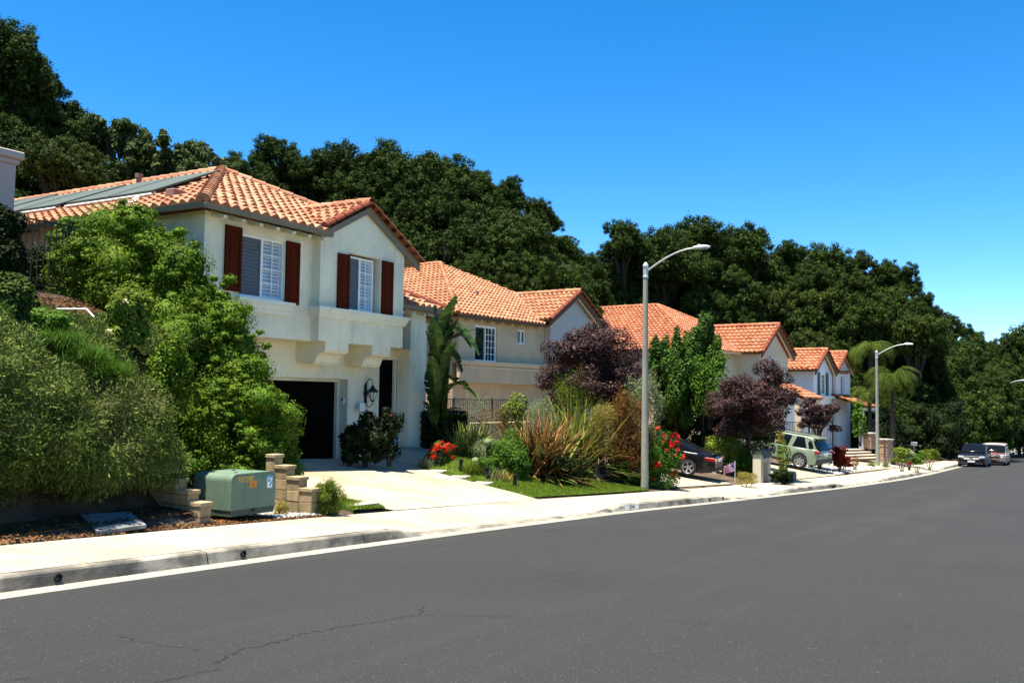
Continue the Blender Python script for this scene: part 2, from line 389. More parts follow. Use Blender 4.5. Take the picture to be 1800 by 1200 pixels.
def window(parent, x0, x1, z0, z1, y, rows=5, cols=2, slider=True, blind=True, screen=True, depth=.10, glass='glass', fw=.05, both=False):
    """sliding window facing -y in parent's local axes; y is the plane of the wall face, the frame sits in the reveal"""
    f = MB(); yo = y+.05
    w_ = fw
    f.box(x0, x1, yo, yo+depth, z1-w_, z1); f.box(x0, x1, yo-.012, yo+depth, z0, z0+w_); f.box(x0, x0+w_, yo, yo+depth, z0+w_, z1-w_); f.box(x1-w_, x1, yo, yo+depth, z0+w_, z1-w_)
    xm = (x0+x1)/2
    if slider: f.box(xm-.035, xm+.035, yo-.006, yo+depth-.01, z0+w_, z1-w_)
    def munt(a, b):
        for i in range(1, cols): q = a+(b-a)*i/cols; f.box(q-.012, q+.012, yo+.02, yo+.045, z0+w_, z1-w_)
        for j in range(1, rows): q = z0+w_+(z1-z0-2*w_)*j/rows; f.box(a, b, yo+.022, yo+.043, q-.012, q+.012)
    if slider: munt(xm+.035, x1-w_); 
    if both or not slider: munt(x0+w_, (xm-.035) if slider else x1-w_)
    fr = f.build('window', 'white', parent)
    MB().box(x0+w_, x1-w_, yo+.05, yo+.056, z0+w_, z1-w_).build('pane', glass, fr)
    if screen and slider: MB().box(x0+w_+.004, xm-.035, yo+.006, yo+.010, z0+w_+.004, z1-w_-.004).build('insect_screen', 'screen', fr)
    if blind:
        b = MB(); n = int((z1-z0-2*w_)/.085)
        for (a, c) in ((x0+w_, xm-.05), (xm+.02, x1-w_)) if slider else ((x0+w_, x1-w_),):
            b.box(a+.005, a+.05, yo+.075, yo+.10, z0+w_, z1-w_); b.box(c-.05, c-.005, yo+.075, yo+.10, z0+w_, z1-w_)
            for i in range(n):
                zc = z0+w_+.045+i*.085
                b.quad((a+.05,yo+.075,zc-.038), (c-.05,yo+.075,zc-.038), (c-.05,yo+.105,zc+.038), (a+.05,yo+.105,zc+.038))
        b.build('window_blind', 'blind', fr)
    MB().box(x0+.01, x1-.01, yo+depth+.06, yo+depth+.08, z0+.01, z1-.01).build('dark_room', 'void', fr)
    return fr
def panel_shutter(parent, x0, x1, z0, z1, y, mt='shutter'):
    s = MB(); s.box(x0, x1, y-.045, y-.005, z0, z1)
    # stiles and rails stand proud of a sunk panel
    s.box(x0, x0+.07, y-.062, y-.045, z0, z1); s.box(x1-.07, x1, y-.062, y-.045, z0, z1)
    s.box(x0+.07, x1-.07, y-.062, y-.045, z0, z0+.09); s.box(x0+.07, x1-.07, y-.062, y-.045, z1-.09, z1)
    s.box(x0+.12, x1-.12, y-.056, y-.045, z0+.15, z1-.15)
    return s.build('window_shutter', mt, parent)

for k_, c_ in (('stucco1', (.50,.46,.34)), ('stucco2', (.36,.27,.16)), ('stucco3', (.44,.35,.23)), ('stucco4', (.50,.49,.47)), ('trim1', (.50,.46,.33)), ('trim2', (.36,.28,.17))):
    layer(M[k_], (3.2, 3.2, .22), 1.6, .56, .78, c_, .75); layer(M[k_], (1, 1, 1), 28, .5, .75, c_, .35)
for k_ in ('tile1', 'tile2', 'tile3'): layer(M[k_], (1, 1, 1), .9, .52, .75, (.20,.10,.06), .55); layer(M[k_], (1, 1, 1), 7, .62, .72, (.10,.06,.04), .6)
# ---------------------------------------------------------------- ground, road, kerb, walk, driveways
M['soil'] = mat('soil_and_litter', (.04,.027,.018), (.075,.048,.03), scale=5, rough=1, bump=.5, bscale=30, c3=(.13,.09,.055), scale3=1.4)
M['hillsoil'] = mat('hillside_scrub', (.025,.04,.012), (.05,.06,.02), scale=2, rough=1, bump=.6, bscale=8)
M['asphalt'] = mat('asphalt', (.0245,.0242,.0238), (.030,.0298,.029), scale=.30, rough=.9, bump=.5, bscale=110, spec=.15, detail=14, contrast=(.25,.75), c3=(.10,.097,.09), scale3=58, c3r=(.60,.70))
_m = M['asphalt']; _n = _m.node_tree.nodes; _L = _m.node_tree.links; _b = _n['Principled BSDF']; _src = _b.inputs['Base Color'].links[0].from_socket
_tc = _n.new('ShaderNodeTexCoord')
def _layer(src, sc3, scale, lo, hi, col, f=1.):
    mp = _n.new('ShaderNodeMapping'); mp.inputs['Scale'].default_value = sc3; mp.inputs['Rotation'].default_value = (0, 0, .03); _L.new(_tc.outputs['Object'], mp.inputs['Vector'])
    no = _n.new('ShaderNodeTexNoise'); no.inputs['Scale'].default_value = scale; no.inputs['Detail'].default_value = 9; no.inputs['Roughness'].default_value = .65; _L.new(mp.outputs[0], no.inputs['Vector'])
    mr = _n.new('ShaderNodeMapRange'); mr.inputs['From Min'].default_value = lo; mr.inputs['From Max'].default_value = hi; mr.inputs['To Max'].default_value = f; _L.new(no.outputs['Fac'], mr.inputs['Value'])
    mx = _n.new('ShaderNodeMix'); mx.data_type = 'RGBA'; _L.new(mr.outputs[0], mx.inputs[0]); _L.new(src, mx.inputs[6]); mx.inputs[7].default_value = (*col, 1); return mx.outputs[2]
_o = _layer(_src, (.06, .8, 1), 1.0, .50, .72, (.042,.0415,.040), .55)      # worn wheel lanes
_o = _layer(_o, (.25, 1.0, 1), 1.6, .60, .72, (.018,.018,.018), .5)      # oil and tyre darkening
_o = _layer(_o, (.5, 3.0, 1), 1.3, .69, .74, (.075,.072,.064), .5)          # pale scuffs
_L.new(_o, _b.inputs['Base Color'])
M['crack'] = mat('crack_filler', (.014,.0135,.013), rough=.9)
M['concrete'] = mat('concrete_walk', (.37,.335,.25), (.325,.29,.215), scale=1.6, rough=.9, bump=.15, bscale=50, c3=(.26,.23,.165), scale3=.6)
M['gutter'] = mat('concrete_gutter', (.31,.285,.22), (.235,.215,.165), scale=3, rough=.9, c3=(.26,.245,.20), scale3=1.5)
M['kerb'] = mat('concrete_kerb', (.36,.32,.245), (.17,.15,.115), scale=2.2, rough=.9, bump=.2, bscale=40, c3=(.06,.056,.05), scale3=1.1, contrast=(.3,.7))
M['drive'] = mat('concrete_drive', (.34,.31,.238), (.30,.272,.205), scale=.9, rough=.9, bump=.1, bscale=50, c3=(.27,.215,.13), scale3=.35)
M['lawn'] = mat('lawn_base', (.07,.11,.015), (.10,.15,.02), scale=7, rough=1, bump=.6, bscale=60)
M['sandstone'] = mat('pale_flagstone', (.55,.50,.38), (.48,.43,.33), scale=6, rough=.9, bump=.2)
M['gravel'] = mat('gravel_base', (.42,.38,.28), (.30,.27,.2), scale=30, rough=1, bump=.6, bscale=80)
layer(M['kerb'], (.5, 1, 3), 1.8, .48, .70, (.035,.032,.03), .8); layer(M['gutter'], (.25, 3, 1), 1.5, .50, .72, (.13,.12,.095), .7); layer(M['concrete'], (1, 1, 1), .45, .52, .72, (.20,.175,.12), .6)
layer(M['concrete'], (1, 1, 1), 9, .60, .72, (.19,.165,.12), .6); layer(M['drive'], (1.2, .25, 1), .9, .52, .74, (.16,.125,.075), .7, .25); layer(M['drive'], (1, 1, 1), 6, .62, .74, (.16,.13,.09), .5)
def lin(a, b, s): n = max(1, int(round((b-a)/s))); return [a+(b-a)*i/n for i in range(n)]
xs = lin(-400,-60,45)+lin(-60,0,4)+lin(0,45,.3)+lin(45,100,1)+lin(100,260,4)+lin(260,900,80)+[900]
ys = lin(-500,-12,60)+lin(-12,8,2)+lin(8,20,.3)+lin(20,60,1.5)+lin(60,160,6)+lin(160,760,60)+[760]
g = MB(); g.grid([[(x, y, gz(x, y) if y > -3.2 else zr(x)+.03) for y in ys] for x in xs])
# the neighbour's side of the street lies at kerb height again
g.v = [(x, y, (zr(x)-.06 if y > ky(x)-15.2 else zr(x)+.12) if y < ky(x) else z) for (x, y, z) in g.v]
ground = g.build('ground', 'soil', smooth=True); ground.data.materials.append(M['hillsoil']); struct(ground)
for p in ground.data.polygons:
    c = p.center
    p.flip() if p.normal.z < 0 else None
    if c.y > float(np.interp(c.x, _TX, _TY))-1 or c.x > 260 or c.y < -12: p.material_index = 1
rx = [x for x in _xs if -60 <= x]
mb = MB(); cross = [0, 1.5, 3, 4.5, 5.5, 6.5, 8, 9.5, 11]
def roadz(x, t): return zr(x)+.012+.07*math.sin(math.pi*t/11)
mb.grid([[(x, ky(x)-.40-t, roadz(x, t)) for t in cross] for x in rx])
road = struct(mb.build('road', 'asphalt', smooth=True))
def hitroad(px, py):
    d = ray(px, py); t = 2.
    while t < 300:
        p = EYE+d*t
        if p.z < roadz(p.x, max(0, min(11, ky(p.x)-.40-p.y))): return p
        t += .02
    return p
mb = MB()
for path, wd in (([(375,1167),(392,1157),(410,1146),(440,1138),(470,1134),(500,1124),(530,1113),(562,1109),(600,1102),(650,1095),(700,1085),(738,1080)], .010), ([(738,1080),(744,1062)], .009), ([(738,1080),(800,1082),(900,1084)], .006),
                 ([(270,1200),(330,1187),(387,1175)], .007), ([(212,1117),(265,1132),(348,1142)], .006), ([(60,1190),(0,1196)], .006)):
    pts = []
    for i in range(len(path)-1):
        for k in range(6):
            t = k/6; pts.append((path[i][0]*(1-t)+path[i+1][0]*t, path[i][1]*(1-t)+path[i+1][1]*t))
    pts.append(path[-1]); rnd = random.Random(3)
    P = [hitroad(*p)+Vector((rnd.uniform(-.03,.03), rnd.uniform(-.03,.03), .004)) for p in pts]
    for i in range(len(P)-1):
        d = (P[i+1]-P[i]).normalized().cross(Vector((0,0,1)))*wd*.5
        w0, w1 = rnd.uniform(.5,1.3), rnd.uniform(.5,1.3)
        mb.quad(P[i]-d*w0, P[i+1]-d*w1, P[i+1]+d*w1, P[i]+d*w0)
mb.build('crack', 'crack', road)
_HX = [-60,11.7,12.7,19.7,20.9,27.3,28.4,32.2,34.2,39.0,40.3,46.0,48.2,56.5,58.3,66.5,68.5,260]
_HY = [.15,.15,.02,.02,.15,.15,.02,.02,.15,.15,.02,.02,.15,.15,.02,.02,.15,.15]
def kh(x): return float(np.interp(x, _HX, _HY))
def walkz(x, t):  # t 0..1 from the kerb back
    return zr(x)+.157+.013*t-(.15-kh(x))*(1-t)**1.3
WB = 1.95
mb = MB(); x = -40.
while x < 230:
    n = 4; a, b = x+.006, x+1.5-.006; X = [a+(b-a)*i/n for i in range(n+1)]
    mb.grid([[(q, ky(q)+.16+(WB-.16)*t, walkz(q, t)) for t in (0,.25,.5,.75,1)] for q in X])
    # back edge
    mb.grid([[(q, ky(q)+WB, walkz(q,1)), (q, ky(q)+WB, walkz(q,1)-.12)] for q in X]); x += 1.5
struct(mb.build('sidewalk', 'concrete', smooth=False))
kb, gt = MB(), MB(); x = -40.
while x < 230:
    L = 3.0 if x < 60 else 6.; a, b = x+.008, x+L-.008; n = 10; X = [a+(b-a)*i/n for i in range(n+1)]
    kb.grid([[(q, ky(q)+.15, zr(q)+kh(q)+.004), (q, ky(q)+.02, zr(q)+kh(q)), (q, ky(q), zr(q)+max(kh(q)-.02, .006)), (q, ky(q)-.035, zr(q)+.0)] for q in X])
    for e, sg in ((X[0], 1), (X[-1], -1)):
        kb.quad((e, ky(e)+.15, zr(e)-.05), (e, ky(e)+.15, zr(e)+kh(e)), (e, ky(e)+.02, zr(e)+kh(e)), (e, ky(e)-.03, zr(e)-.05))
    gt.grid([[(q, ky(q)-.035, zr(q)+.0), (q, ky(q)-.06, zr(q)+.001), (q, ky(q)-.41, zr(q)+.016), (q, ky(q)-.42, zr(q)-.04)] for q in X]); x += L
kerb = struct(kb.build('kerb', 'kerb')); struct(gt.build('gutter', 'gutter'))
# street drain outlets through the kerb face
for nx in (hitroad(70,1020).x, hitroad(453,985).x, hitroad(1227,880).x, hitroad(1257,878).x):
    m_ = MB(); m_.lathe((0,0,0), [(.045,0),(.045,.03),(.034,.03),(.034,.004),(0,.004)], 12); m_.xf(Matrix.Rotation(math.pi/2, 4, 'X'))
    m_.xf(Matrix.Translation((nx, ky(nx)-.012, zr(nx)+.075))); m_.build('drain_outlet', 'void', kerb)
m_ = MB(); m_.box(38.1, 38.95, 0, .05, 0, .11); m_.xf(Matrix.Translation((0, ky(38.5)-.03, zr(38.5)+.01))); m_.build('storm_drain_inlet', 'void', kerb)
# far side of the street
mb = MB(); mb.grid([[(q, ky(q)-11.5, zr(q)+.01), (q, ky(q)-11.95, zr(q)), (q, ky(q)-11.98, zr(q)+.15), (q, ky(q)-13.8, zr(q)+.18), (q, ky(q)-17.5, zr(q)+.20)] for q in rx]); struct(mb.build('sidewalk', 'concrete'))
# house number painted on the kerb
xa, xb = onY(1087,895,8.7).x, onY(1104,895,8.65).x
def ptext(s, size, mt, name, parent, M4, ext=.001, align='CENTER'):
    cu = bpy.data.curves.new(name, 'FONT'); cu.body = s; cu.size = size; cu.align_x = align; cu.align_y = 'CENTER'; cu.extrude = ext; cu.resolution_u = 3
    t = bpy.data.objects.new(name, cu); COL.objects.link(t)
    me = bpy.data.meshes.new_from_object(t); bpy.data.objects.remove(t); me.materials.append(M[mt]); me.transform(M4)
    o = bpy.data.objects.new(name, me); COL.objects.link(o)
    if parent is not None: o.parent = parent
    return o
xc = (20.85+21.6)/2; tl = math.atan((.15-.0)/.001)
F4 = Matrix.Translation((21.25, ky(21.25)-.022, zr(21.25)+.078)) @ Matrix.Rotation(math.atan2(ky(21.7)-ky(20.8), .9), 4, 'Z') @ Matrix.Rotation(math.atan2(zr(20.8)-zr(21.7), .9), 4, 'Y') @ Matrix.Rotation(R_(78), 4, 'X')
M['plaque'] = mat('white_kerb_paint', (.66,.64,.56), (.58,.55,.47), scale=9, rough=.8); M['ink'] = mat('black_ink', (.02,.02,.02), rough=.7)
pq = MB().box(-.40, .40, -.066, .066, .004, .008).xf(F4).build('house_number_panel', 'plaque', kerb)
ptext('25944', .135, 'ink', 'house_number', pq, F4 @ Matrix.Translation((0, 0, .0095)))
def patch(A, B, n=10, m_=8, off=.03, skirt=True):
    """sheet between two polylines (x,y), draped over the ground"""
    def res(P, k):
        d = [0]
        for i in range(1, len(P)): d.append(d[-1]+math.dist(P[i-1], P[i]))
        return [(float(np.interp(d[-1]*i/k, d, [p[0] for p in P])), float(np.interp(d[-1]*i/k, d, [p[1] for p in P]))) for i in range(k+1)]
    a, b = res(A, n), res(B, n); rows = []
    for i in range(n+1):
        r = []
        for j in range(m_+1):
            t = j/m_; x, y = a[i][0]*(1-t)+b[i][0]*t, a[i][1]*(1-t)+b[i][1]*t; r.append((x, y, gz(x, y)+off))
        if skirt: r = [(r[0][0], r[0][1], r[0][2]-.12)]+r+[(r[-1][0], r[-1][1], r[-1][2]-.12)]
        rows.append(r)
    mb = MB(); mb.grid(rows); return mb
# driveway 1 in slabs with joints
D1L = [(14.35,10.81),(13.95,11.5),(13.85,12.8),(13.85,16.62)]; D1R = [(20.1,10.71),(20.35,12.2),(20.75,14.0),(20.95,15.0),(21.0,16.62)]
mb = MB()
def lerp2(A, B, t): return (A[0]+(B[0]-A[0])*t, A[1]+(B[1]-A[1])*t)
def resamp(P, k):
    d = [0]
    for i in range(1, len(P)): d.append(d[-1]+math.dist(P[i-1], P[i]))
    return [(float(np.interp(d[-1]*i/k, d, [p[0] for p in P])), float(np.interp(d[-1]*i/k, d, [p[1] for p in P]))) for i in range(k+1)]
LL, RR = resamp(D1L, 24), resamp(D1R, 24)
for (i0, i1) in ((0, 14), (14, 24)):
    for (t0, t1) in ((0, .5), (.5, 1)):
        rows = []
        for i in range(i0, i1+1):
            r = []
            for j in range(7):
                t = t0+(t1-t0)*j/6; t = min(max(t, t0+.0015), t1-.0015); p = lerp2(LL[i], RR[i], t)
                if i == i0 and i0: p = (p[0], p[1]+.012)
                r.append((p[0], p[1], gz(*p)+(.028 if i > 1 else .010+.009*i)))
            rows.append(r)
        mb.grid(rows)
drive1 = struct(mb.build('driveway', 'drive'))
struct(patch([(20.95,14.9),(20.98,16.62)], [(24.0,15.3),(24.2,16.62)], 4, 6, .05).build('front_path', 'drive'))
struct(patch([(28.9,10.4),(30.2,13),(31.0,24)], [(33.4,9.7),(34.6,13),(36.5,24)], 14, 6, .03).build('driveway', 'drive'))
struct(patch([(40.4,8.8),(40.8,11),(43.5,18)], [(46.0,8.3),(46.6,11),(49.0,18)], 14, 6, .03).build('driveway', 'drive'))
struct(patch([(58.5,7.6),(59.0,10)], [(66.4,7.3),(67,9.4)], 8, 4, .03).build('garden_path', 'drive'))
lawnA = [(20.13,10.82),(20.40,12.2),(20.80,14.0),(20.99,15.0)]; lawnB = [(26.9,10.42),(25.9,12.6),(23.5,13.9),(22.0,15.1)]
struct(patch(lawnA, lawnB, 14, 12, .045).build('lawn', 'lawn'))
struct(patch([(13.3,10.95),(13.0,12.0)], [(14.2,10.9),(13.78,12.6)], 5, 5, .045).build('lawn', 'lawn'))
struct(patch([(46.3,8.35),(46.9,11)], [(58.2,7.7),(58.4,10.5)], 10, 5, .035).build('gravel_yard', 'gravel'))
# ---------------------------------------------------------------- house 1 (cream house, white garage head, red shutters)
def gutter(parent, p0, p1, out, mt='wood', name='gutter', hgt=.105, dep=.12):
    """box gutter from p0 to p1; out = unit vector away from the wall"""
    p0, p1, out = Vector(p0), Vector(p1), Vector(out); up = Vector((0,0,1)); mb = MB(); rows = []
    for p in (p0, p1): rows.append([tuple(p+up*0), tuple(p-up*hgt), tuple(p-up*hgt+out*dep*.75), tuple(p+out*dep), tuple(p+out*dep-up*.015-out*.015), tuple(p-up*.05+out*.02)])
    mb.grid(rows)
    for r in rows: n = len(mb.v); mb.v += r; mb.f.append(tuple(range(n, n+len(r))))
    return mb.build(name, mt, parent)
H1 = thing('house', 'cream stucco house with dark red shutters and a black garage door, nearest house', 'house', (13.95, 15.88, -.12))
def B1(mb, name, mt, parent=H1, **k): return mb.build(name, mt, parent, world=True, **k) if parent is H1 else mb.build(name, mt, parent, world=True, **k)
YU, YB, YL, YW = 15.88, 15.62, 16.60, 16.15
w1 = [onY(421,470,YU).x, onY(501,470,YU).x, onY(460,525,YU).z, onY(460,417,YU).z]
w2 = [onY(612,500,YB).x, onY(661,500,YB).x, onY(635,548,YB).z, onY(638,453,YB).z]
w2r = onY(668,500,YB).x
mb = MB()
mb.wall(13.95, 22.1, -.5, 3.02, YL, .4, [(14.8,19.8,-.5,2.1), (21.2,22.06,-.5,2.72)])
mb.wall(22.1, 22.87, -.6, 4.22, YW, .3)
mb.box(22.06, 22.105, YW, YL+.35, -.6, 3.02); mb.box(22.57, 22.87, YW+.3, 24, -.6, 4.22)
mb.box(22.10, 22.57, YW+.3, YL+.4, 2.72, 4.2)
mb.wall(13.95, 17.45, 3.02, 5.72, YU, .3, [tuple(w1)])
mb.box(13.95, 14.25, YU+.3, 31, -.5, 5.72); mb.box(14.25, 21.2, 30.7, 31, -.5, 5.72); mb.box(20.98, 21.2, YU, 30.7, 3.02, 5.72)
mb.quad((13.95,YU+.002,3.02),(22.1,YU+.002,3.02),(22.1,YL,3.022),(13.95,YL,3.022))
mb.box(14.26, 21.0, YL+.41, 30.6, 3.03, 3.1)
B1(mb, 'wall', 'stucco1')
mb = MB()
mb.wall(17.45, 20.98, 3.02, 5.70, YB, .25, [(w2[0]-.02, w2r, w2[2]-.06, w2[3]+.06)])
cx = 19.22; mb.prism([(17.45,5.70),(20.98,5.70),(20.98,5.82),(cx,6.68),(17.45,5.82)], 'y', YB, YB+.25)
mb.box(17.45, 17.70, YB+.25, YU+.3, 3.02, 5.72); mb.box(20.73, 20.98, YB+.25, 19, 3.02, 5.80); mb.quad((17.45,YB+.25,3.02),(20.98,YB+.25,3.02),(20.98,YL,3.021),(17.45,YL,3.021))
bay = B1(mb, 'bay', 'stucco1')
# mouldings: the ledge round the bay, the sill under the left window, the head of the right window
mb = MB(); zl = onY(640,554,YB).z
for (dz0, dz1, o) in ((-.0,.075,.16), (-.075,0,.115), (-.19,-.13,.055), (-.13,-.075,.085)):
    mb.box(17.45-o*.9, 20.98+o*.9, YB-o, YB-.001, zl+dz0, zl+dz1); mb.box(17.45-o*.9, 17.449, YB, YU-.001, zl+dz0, zl+dz1); mb.box(20.981, 20.98+o*.9, YB, 16.3, zl+dz0, zl+dz1)
B1(mb, 'ledge_moulding', 'trim1')
mb = MB(); zs_ = w1[2]-.02
for (dz0, dz1, o, e) in ((-.10,0,.14,.22), (-.22,-.10,.09,.14), (-.32,-.22,.05,.06)): mb.box(w1[0]-.05-e*.2, w1[1]+.05+e, YU-o, YU-.001, zs_+dz0, zs_+dz1)
B1(mb, 'window_sill', 'trim1')
# corbels below the bay: flush block with a curved toe
for (a, b) in ((17.72,18.62), (19.62,20.42)):
    prof = [(YB,3.02),(YB,2.80),(YB+.02,2.78)]+[(YB+.05+.28*math.sin(t), 2.50+.24*math.cos(t)) for t in (0,.3,.6,.9,1.2,1.5)]+[(YB+.40,2.44),(YL,2.44+.06),(YL,3.02)]
    mb = MB(); mb.prism(prof, 'x', a, b); B1(mb, 'corbel', 'stucco1')
mb = MB()
# garage head and jamb trim, recessed door in panels
mb.box(19.72, 19.80, YL+.30, YL+.42, -.2, 2.02); mb.box(14.8, 19.80, YL+.30, YL+.42, 2.02, 2.1); B1(mb, 'garage_trim', 'trim1')
mb = MB(); mb.box(14.8, 19.72, 17.01, 17.06, -.3, 2.03)
for r in range(4):
    for c in range(5): x0 = 14.92+c*.96; z0 = -.05+r*.52; mb.box(x0, x0+.84, 16.992, 17.012, z0, z0+.42)
B1(mb, 'garage_door', 'doorbrown')
mb = MB(); mb.box(21.2, 21.96, 16.70, 16.75, .18, 2.70); mb.box(21.28,21.58,16.685,16.70,.35,1.2); mb.box(21.62,21.9,16.685,16.70,.35,1.2); mb.box(21.28,21.58,16.685,16.70,1.35,2.5); mb.box(21.62,21.9,16.685,16.70,1.35,2.5)
dr = B1(mb, 'front_door', 'doorbrown')
B1(MB().box(21.97,22.055,16.62,16.74,.18,2.71), 'door_casing', 'trim1')
# windows in world placement through a shifted parent frame
def B1win(x0, x1, z0, z1, y, rows, **k):
    o = H1.location; return window(H1, x0-o.x, x1-o.x, z0-o.z, z1-o.z, y-o.y, rows, **k)
B1win(w1[0], w1[1], w1[2], w1[3], YU, 4); B1win(w2[0], w2[1], w2[2], w2[3], YB+.06, 4)
o = H1.location
for (a, b, t, bt, y) in ((393,421,(409,460),(519,460),YU), (501,524,(425,510),(535,510),YU), (592.5,612,(446,600),(543,600),YB), (670.5,689,(460,680),(556,680),YB)):
    x0, x1 = onY(a,470,y).x, onY(b,480,y).x; z1, z0 = onY(t[1],t[0],y).z, onY(bt[1],bt[0],y).z
    panel_shutter(H1, x0-o.x, x1-o.x, z0-o.z, z1-o.z, y-o.y-.004)
# roof: hipped main body, gabled bay, lower wing
S = .465; ex, ey, ez = 13.51, 15.45, 5.74; ax, ay = 18.52, 20.46; az = ez+S*5.01
mb = MB(); XR = 21.6; yr = ay-(XR-ax); zrr = az-S*(XR-ax)
F = lambda x, y: (x, y, ez+S*(y-ey))
hiproof_face(mb, [(ex,ey,ez),(17.5,ey,ez),F(19.3,17.85),F(21.13,17.85),(ax,ay,az)], tw=.305, th=.40, seed=1)
hiproof_face(mb, [(ex,31,ez),(ex,ey,ez),(ax,ay,az),(ax,31,az)], tw=.305, th=.40, seed=2)
hiproof_face(mb, [(XR,yr,zrr),(XR,31,zrr),(ax,31,az),(ax,ay,az)], tw=.305, th=.40, sub=4, seed=3)
roof = B1(mb, 'roof', 'tile1')
rg = MB(); ridge(rg, (ex+.05,ey+.05,ez+.06), (ax,ay,az+.06), .15, .36); B1(rg, 'hip_tiles', 'tile1', roof)
rg = MB(); ridge(rg, (ax,31,az+.05), (ax,ay,az+.05)); ridge(rg, (XR,yr,zrr+.05), (ax,ay,az+.05)); B1(rg, 'ridge_tiles', 'tile1', roof)
mb = MB(); gx, gzr, gy = 19.22, 6.80, 15.47; Sg = .53; gl, gr = 17.50, 21.62
hiproof_face(mb, [(gl,18.4,gzr-Sg*(gx-gl)),(gl,gy,gzr-Sg*(gx-gl)),(gx,gy,gzr),(gx,18.4,gzr)], tw=.305, th=.36, seed=4)
hiproof_face(mb, [(gr,gy,gzr-Sg*(gr-gx)),(gr,18.4,gzr-Sg*(gr-gx)),(gx,18.4,gzr),(gx,gy,gzr)], tw=.305, th=.36, seed=5)
mb.f.append(()) if False else None
groof = B1(mb, 'gable_roof', 'tile1')
rg = MB(); ridge(rg, (gx,18.0,gzr+.04), (gx,gy-.05,gzr+.04)); B1(rg, 'ridge_tiles', 'tile1', groof)
rk = MB(); ridge(rk, (gl-.02,gy+.03,gzr-Sg*(gx-gl)+.02), (gx,gy+.03,gzr+.02), .11, .40, .02); ridge(rk, (gr+.02,gy+.03,gzr-Sg*(gr-gx)+.02), (gx,gy+.03,gzr+.02), .11, .40, .02)
rk.useuv = False; B1(rk, 'rake_tiles', 'rake', groof)
def rake_board(y0, y1, xa, xb, za, zb, w_=.2): # sloping board
    m_ = MB(); m_.prism([(xa,za-w_),(xb,zb-w_),(xb,zb),(xa,za)], 'y', y0, y1); return m_
for (xa, xb) in ((gl, gx), (gr, gx)):
    za, zb = gzr-Sg*abs(gx-xa)-.07, gzr-.07
    q = rake_board(gy+.05, gy+.10, xa, xb, za, zb, .17); B1(q, 'rake_board', 'wood')
B1(MB().prism([(20.98,5.55),(21.55,5.42),(21.55,5.50),(20.98,5.78)], 'y', gy+.10, 18.2), 'eave_soffit', 'wood')
# fascia gutters and rafter tails
gutter(H1, Vector((ex,ey,ez+.02))-o, Vector((17.62,ey,ez+.02))-o, (0,-1,0)); gutter(H1, Vector((ex,31,ez+.02))-o, Vector((ex,ey-.12,ez+.02))-o, (-1,0,0))
for i in range(7):
    x = 14.12+i*.545; m_ = MB(); m_.prism([(ey+.02,ez-.13),(YU,ez+.0),(YU,ez-.13),(ey+.08,ez-.20),(ey+.02,ez-.18)], 'x', x, x+.09); B1(m_, 'rafter_tail', 'trim1')
m_ = MB(); m_.quad((ex,ey,ez-.03),(17.6,ey,ez-.03),(17.6,YU+.05,ez+.1),(ex,YU+.05,ez+.1)); m_.quad((ex,ey,ez-.03),(13.96,ey,ez+.1),(13.96,31,ez+.1),(ex,31,ez-.03)); B1(m_, 'soffit', 'wood')
# wing roof
mb = MB(); wx0, wx1, wy, wz = 20.99, 23.5, 15.83, 4.28
hiproof_face(mb, [(wx0,wy,wz),(wx1,wy,wz),(wx0,wy+2.51,wz+S*2.51)], tw=.305, th=.40, seed=6)
hiproof_face(mb, [(wx1,wy,wz),(wx1,22,wz),(wx0,22,wz+S*2.51),(wx0,wy+2.51,wz+S*2.51)], tw=.305, th=.40, seed=7)
wr = B1(mb, 'wing_roof', 'tile1'); rg = MB(); ridge(rg, (wx1,wy,wz+.05), (wx0,wy+2.51,wz+S*2.51+.05)); rg.useuv = False; B1(rg, 'hip_tiles', 'rake', wr)
gutter(H1, Vector((21.0,wy,wz+.02))-o, Vector((wx1+.1,wy,wz+.02))-o, (0,-1,0))
for i in range(4): x = 21.25+i*.55; m_ = MB(); m_.prism([(wy+.02,wz-.16),(YW,wz-.02),(YW,wz-.16),(wy+.02,wz-.22)], 'x', x, x+.09); B1(m_, 'rafter_tail', 'trim1')
m_ = MB(); m_.tube([(23.35,wy-.05,wz-.08),(23.3,wy-.02,wz-.22),(23.1,wy+.05,wz-.36),(22.93,YW+.02,wz-.42),(22.92,YW+.04,wz-.6),(22.92,YW+.04,-.3)], .04, 8); B1(m_, 'downspout', 'metalwhite')
# solar mats on the left roof slope, with their pipework
NL = Vector((-S,0,1)).normalized()
def onleft(x, y, h): return Vector((x, y, ez+S*(x-ex)))+NL*h
for (xa, xb, ya, yb) in ((15.05,17.15,18.9,22.35), (15.05,17.15,22.75,26.2), (15.6,17.6,26.6,30.0)):
    mb = MB(); P = [onleft(xa,ya,.20), onleft(xb,ya,.20), onleft(xb,yb,.20), onleft(xa,yb,.20)]; Q = [p+NL*.05 for p in P]
    mb.quad(*P[::-1]); mb.quad(*Q)
    for i in range(4): j = (i+1) % 4; mb.quad(P[i], P[j], Q[j], Q[i])
    sp = B1(mb, 'solar_panel', 'solar')
    for i in range(1, 6):
        t = i/6; a, b = Q[0].lerp(Q[3], t), Q[1].lerp(Q[2], t); MBq = MB(); MBq.tube([a+NL*.006, b+NL*.006], .008, 4)
        if i == 3: B1(MBq, 'panel_seam', 'black', sp)
    mt_ = MB(); mt_.tube([onleft(xa-.06,ya,.16), onleft(xa-.06,yb,.16)], .035, 6); mt_.tube([onleft(xa+.1,ya+.1,.0), onleft(xa+.1,ya+.1,.2)], .03, 5); mt_.tube([onleft(xa+.1,yb-.2,.0), onleft(xa+.1,yb-.2,.2)], .03, 5)
    B1(mt_, 'mounting_rail', 'metalwhite', sp)
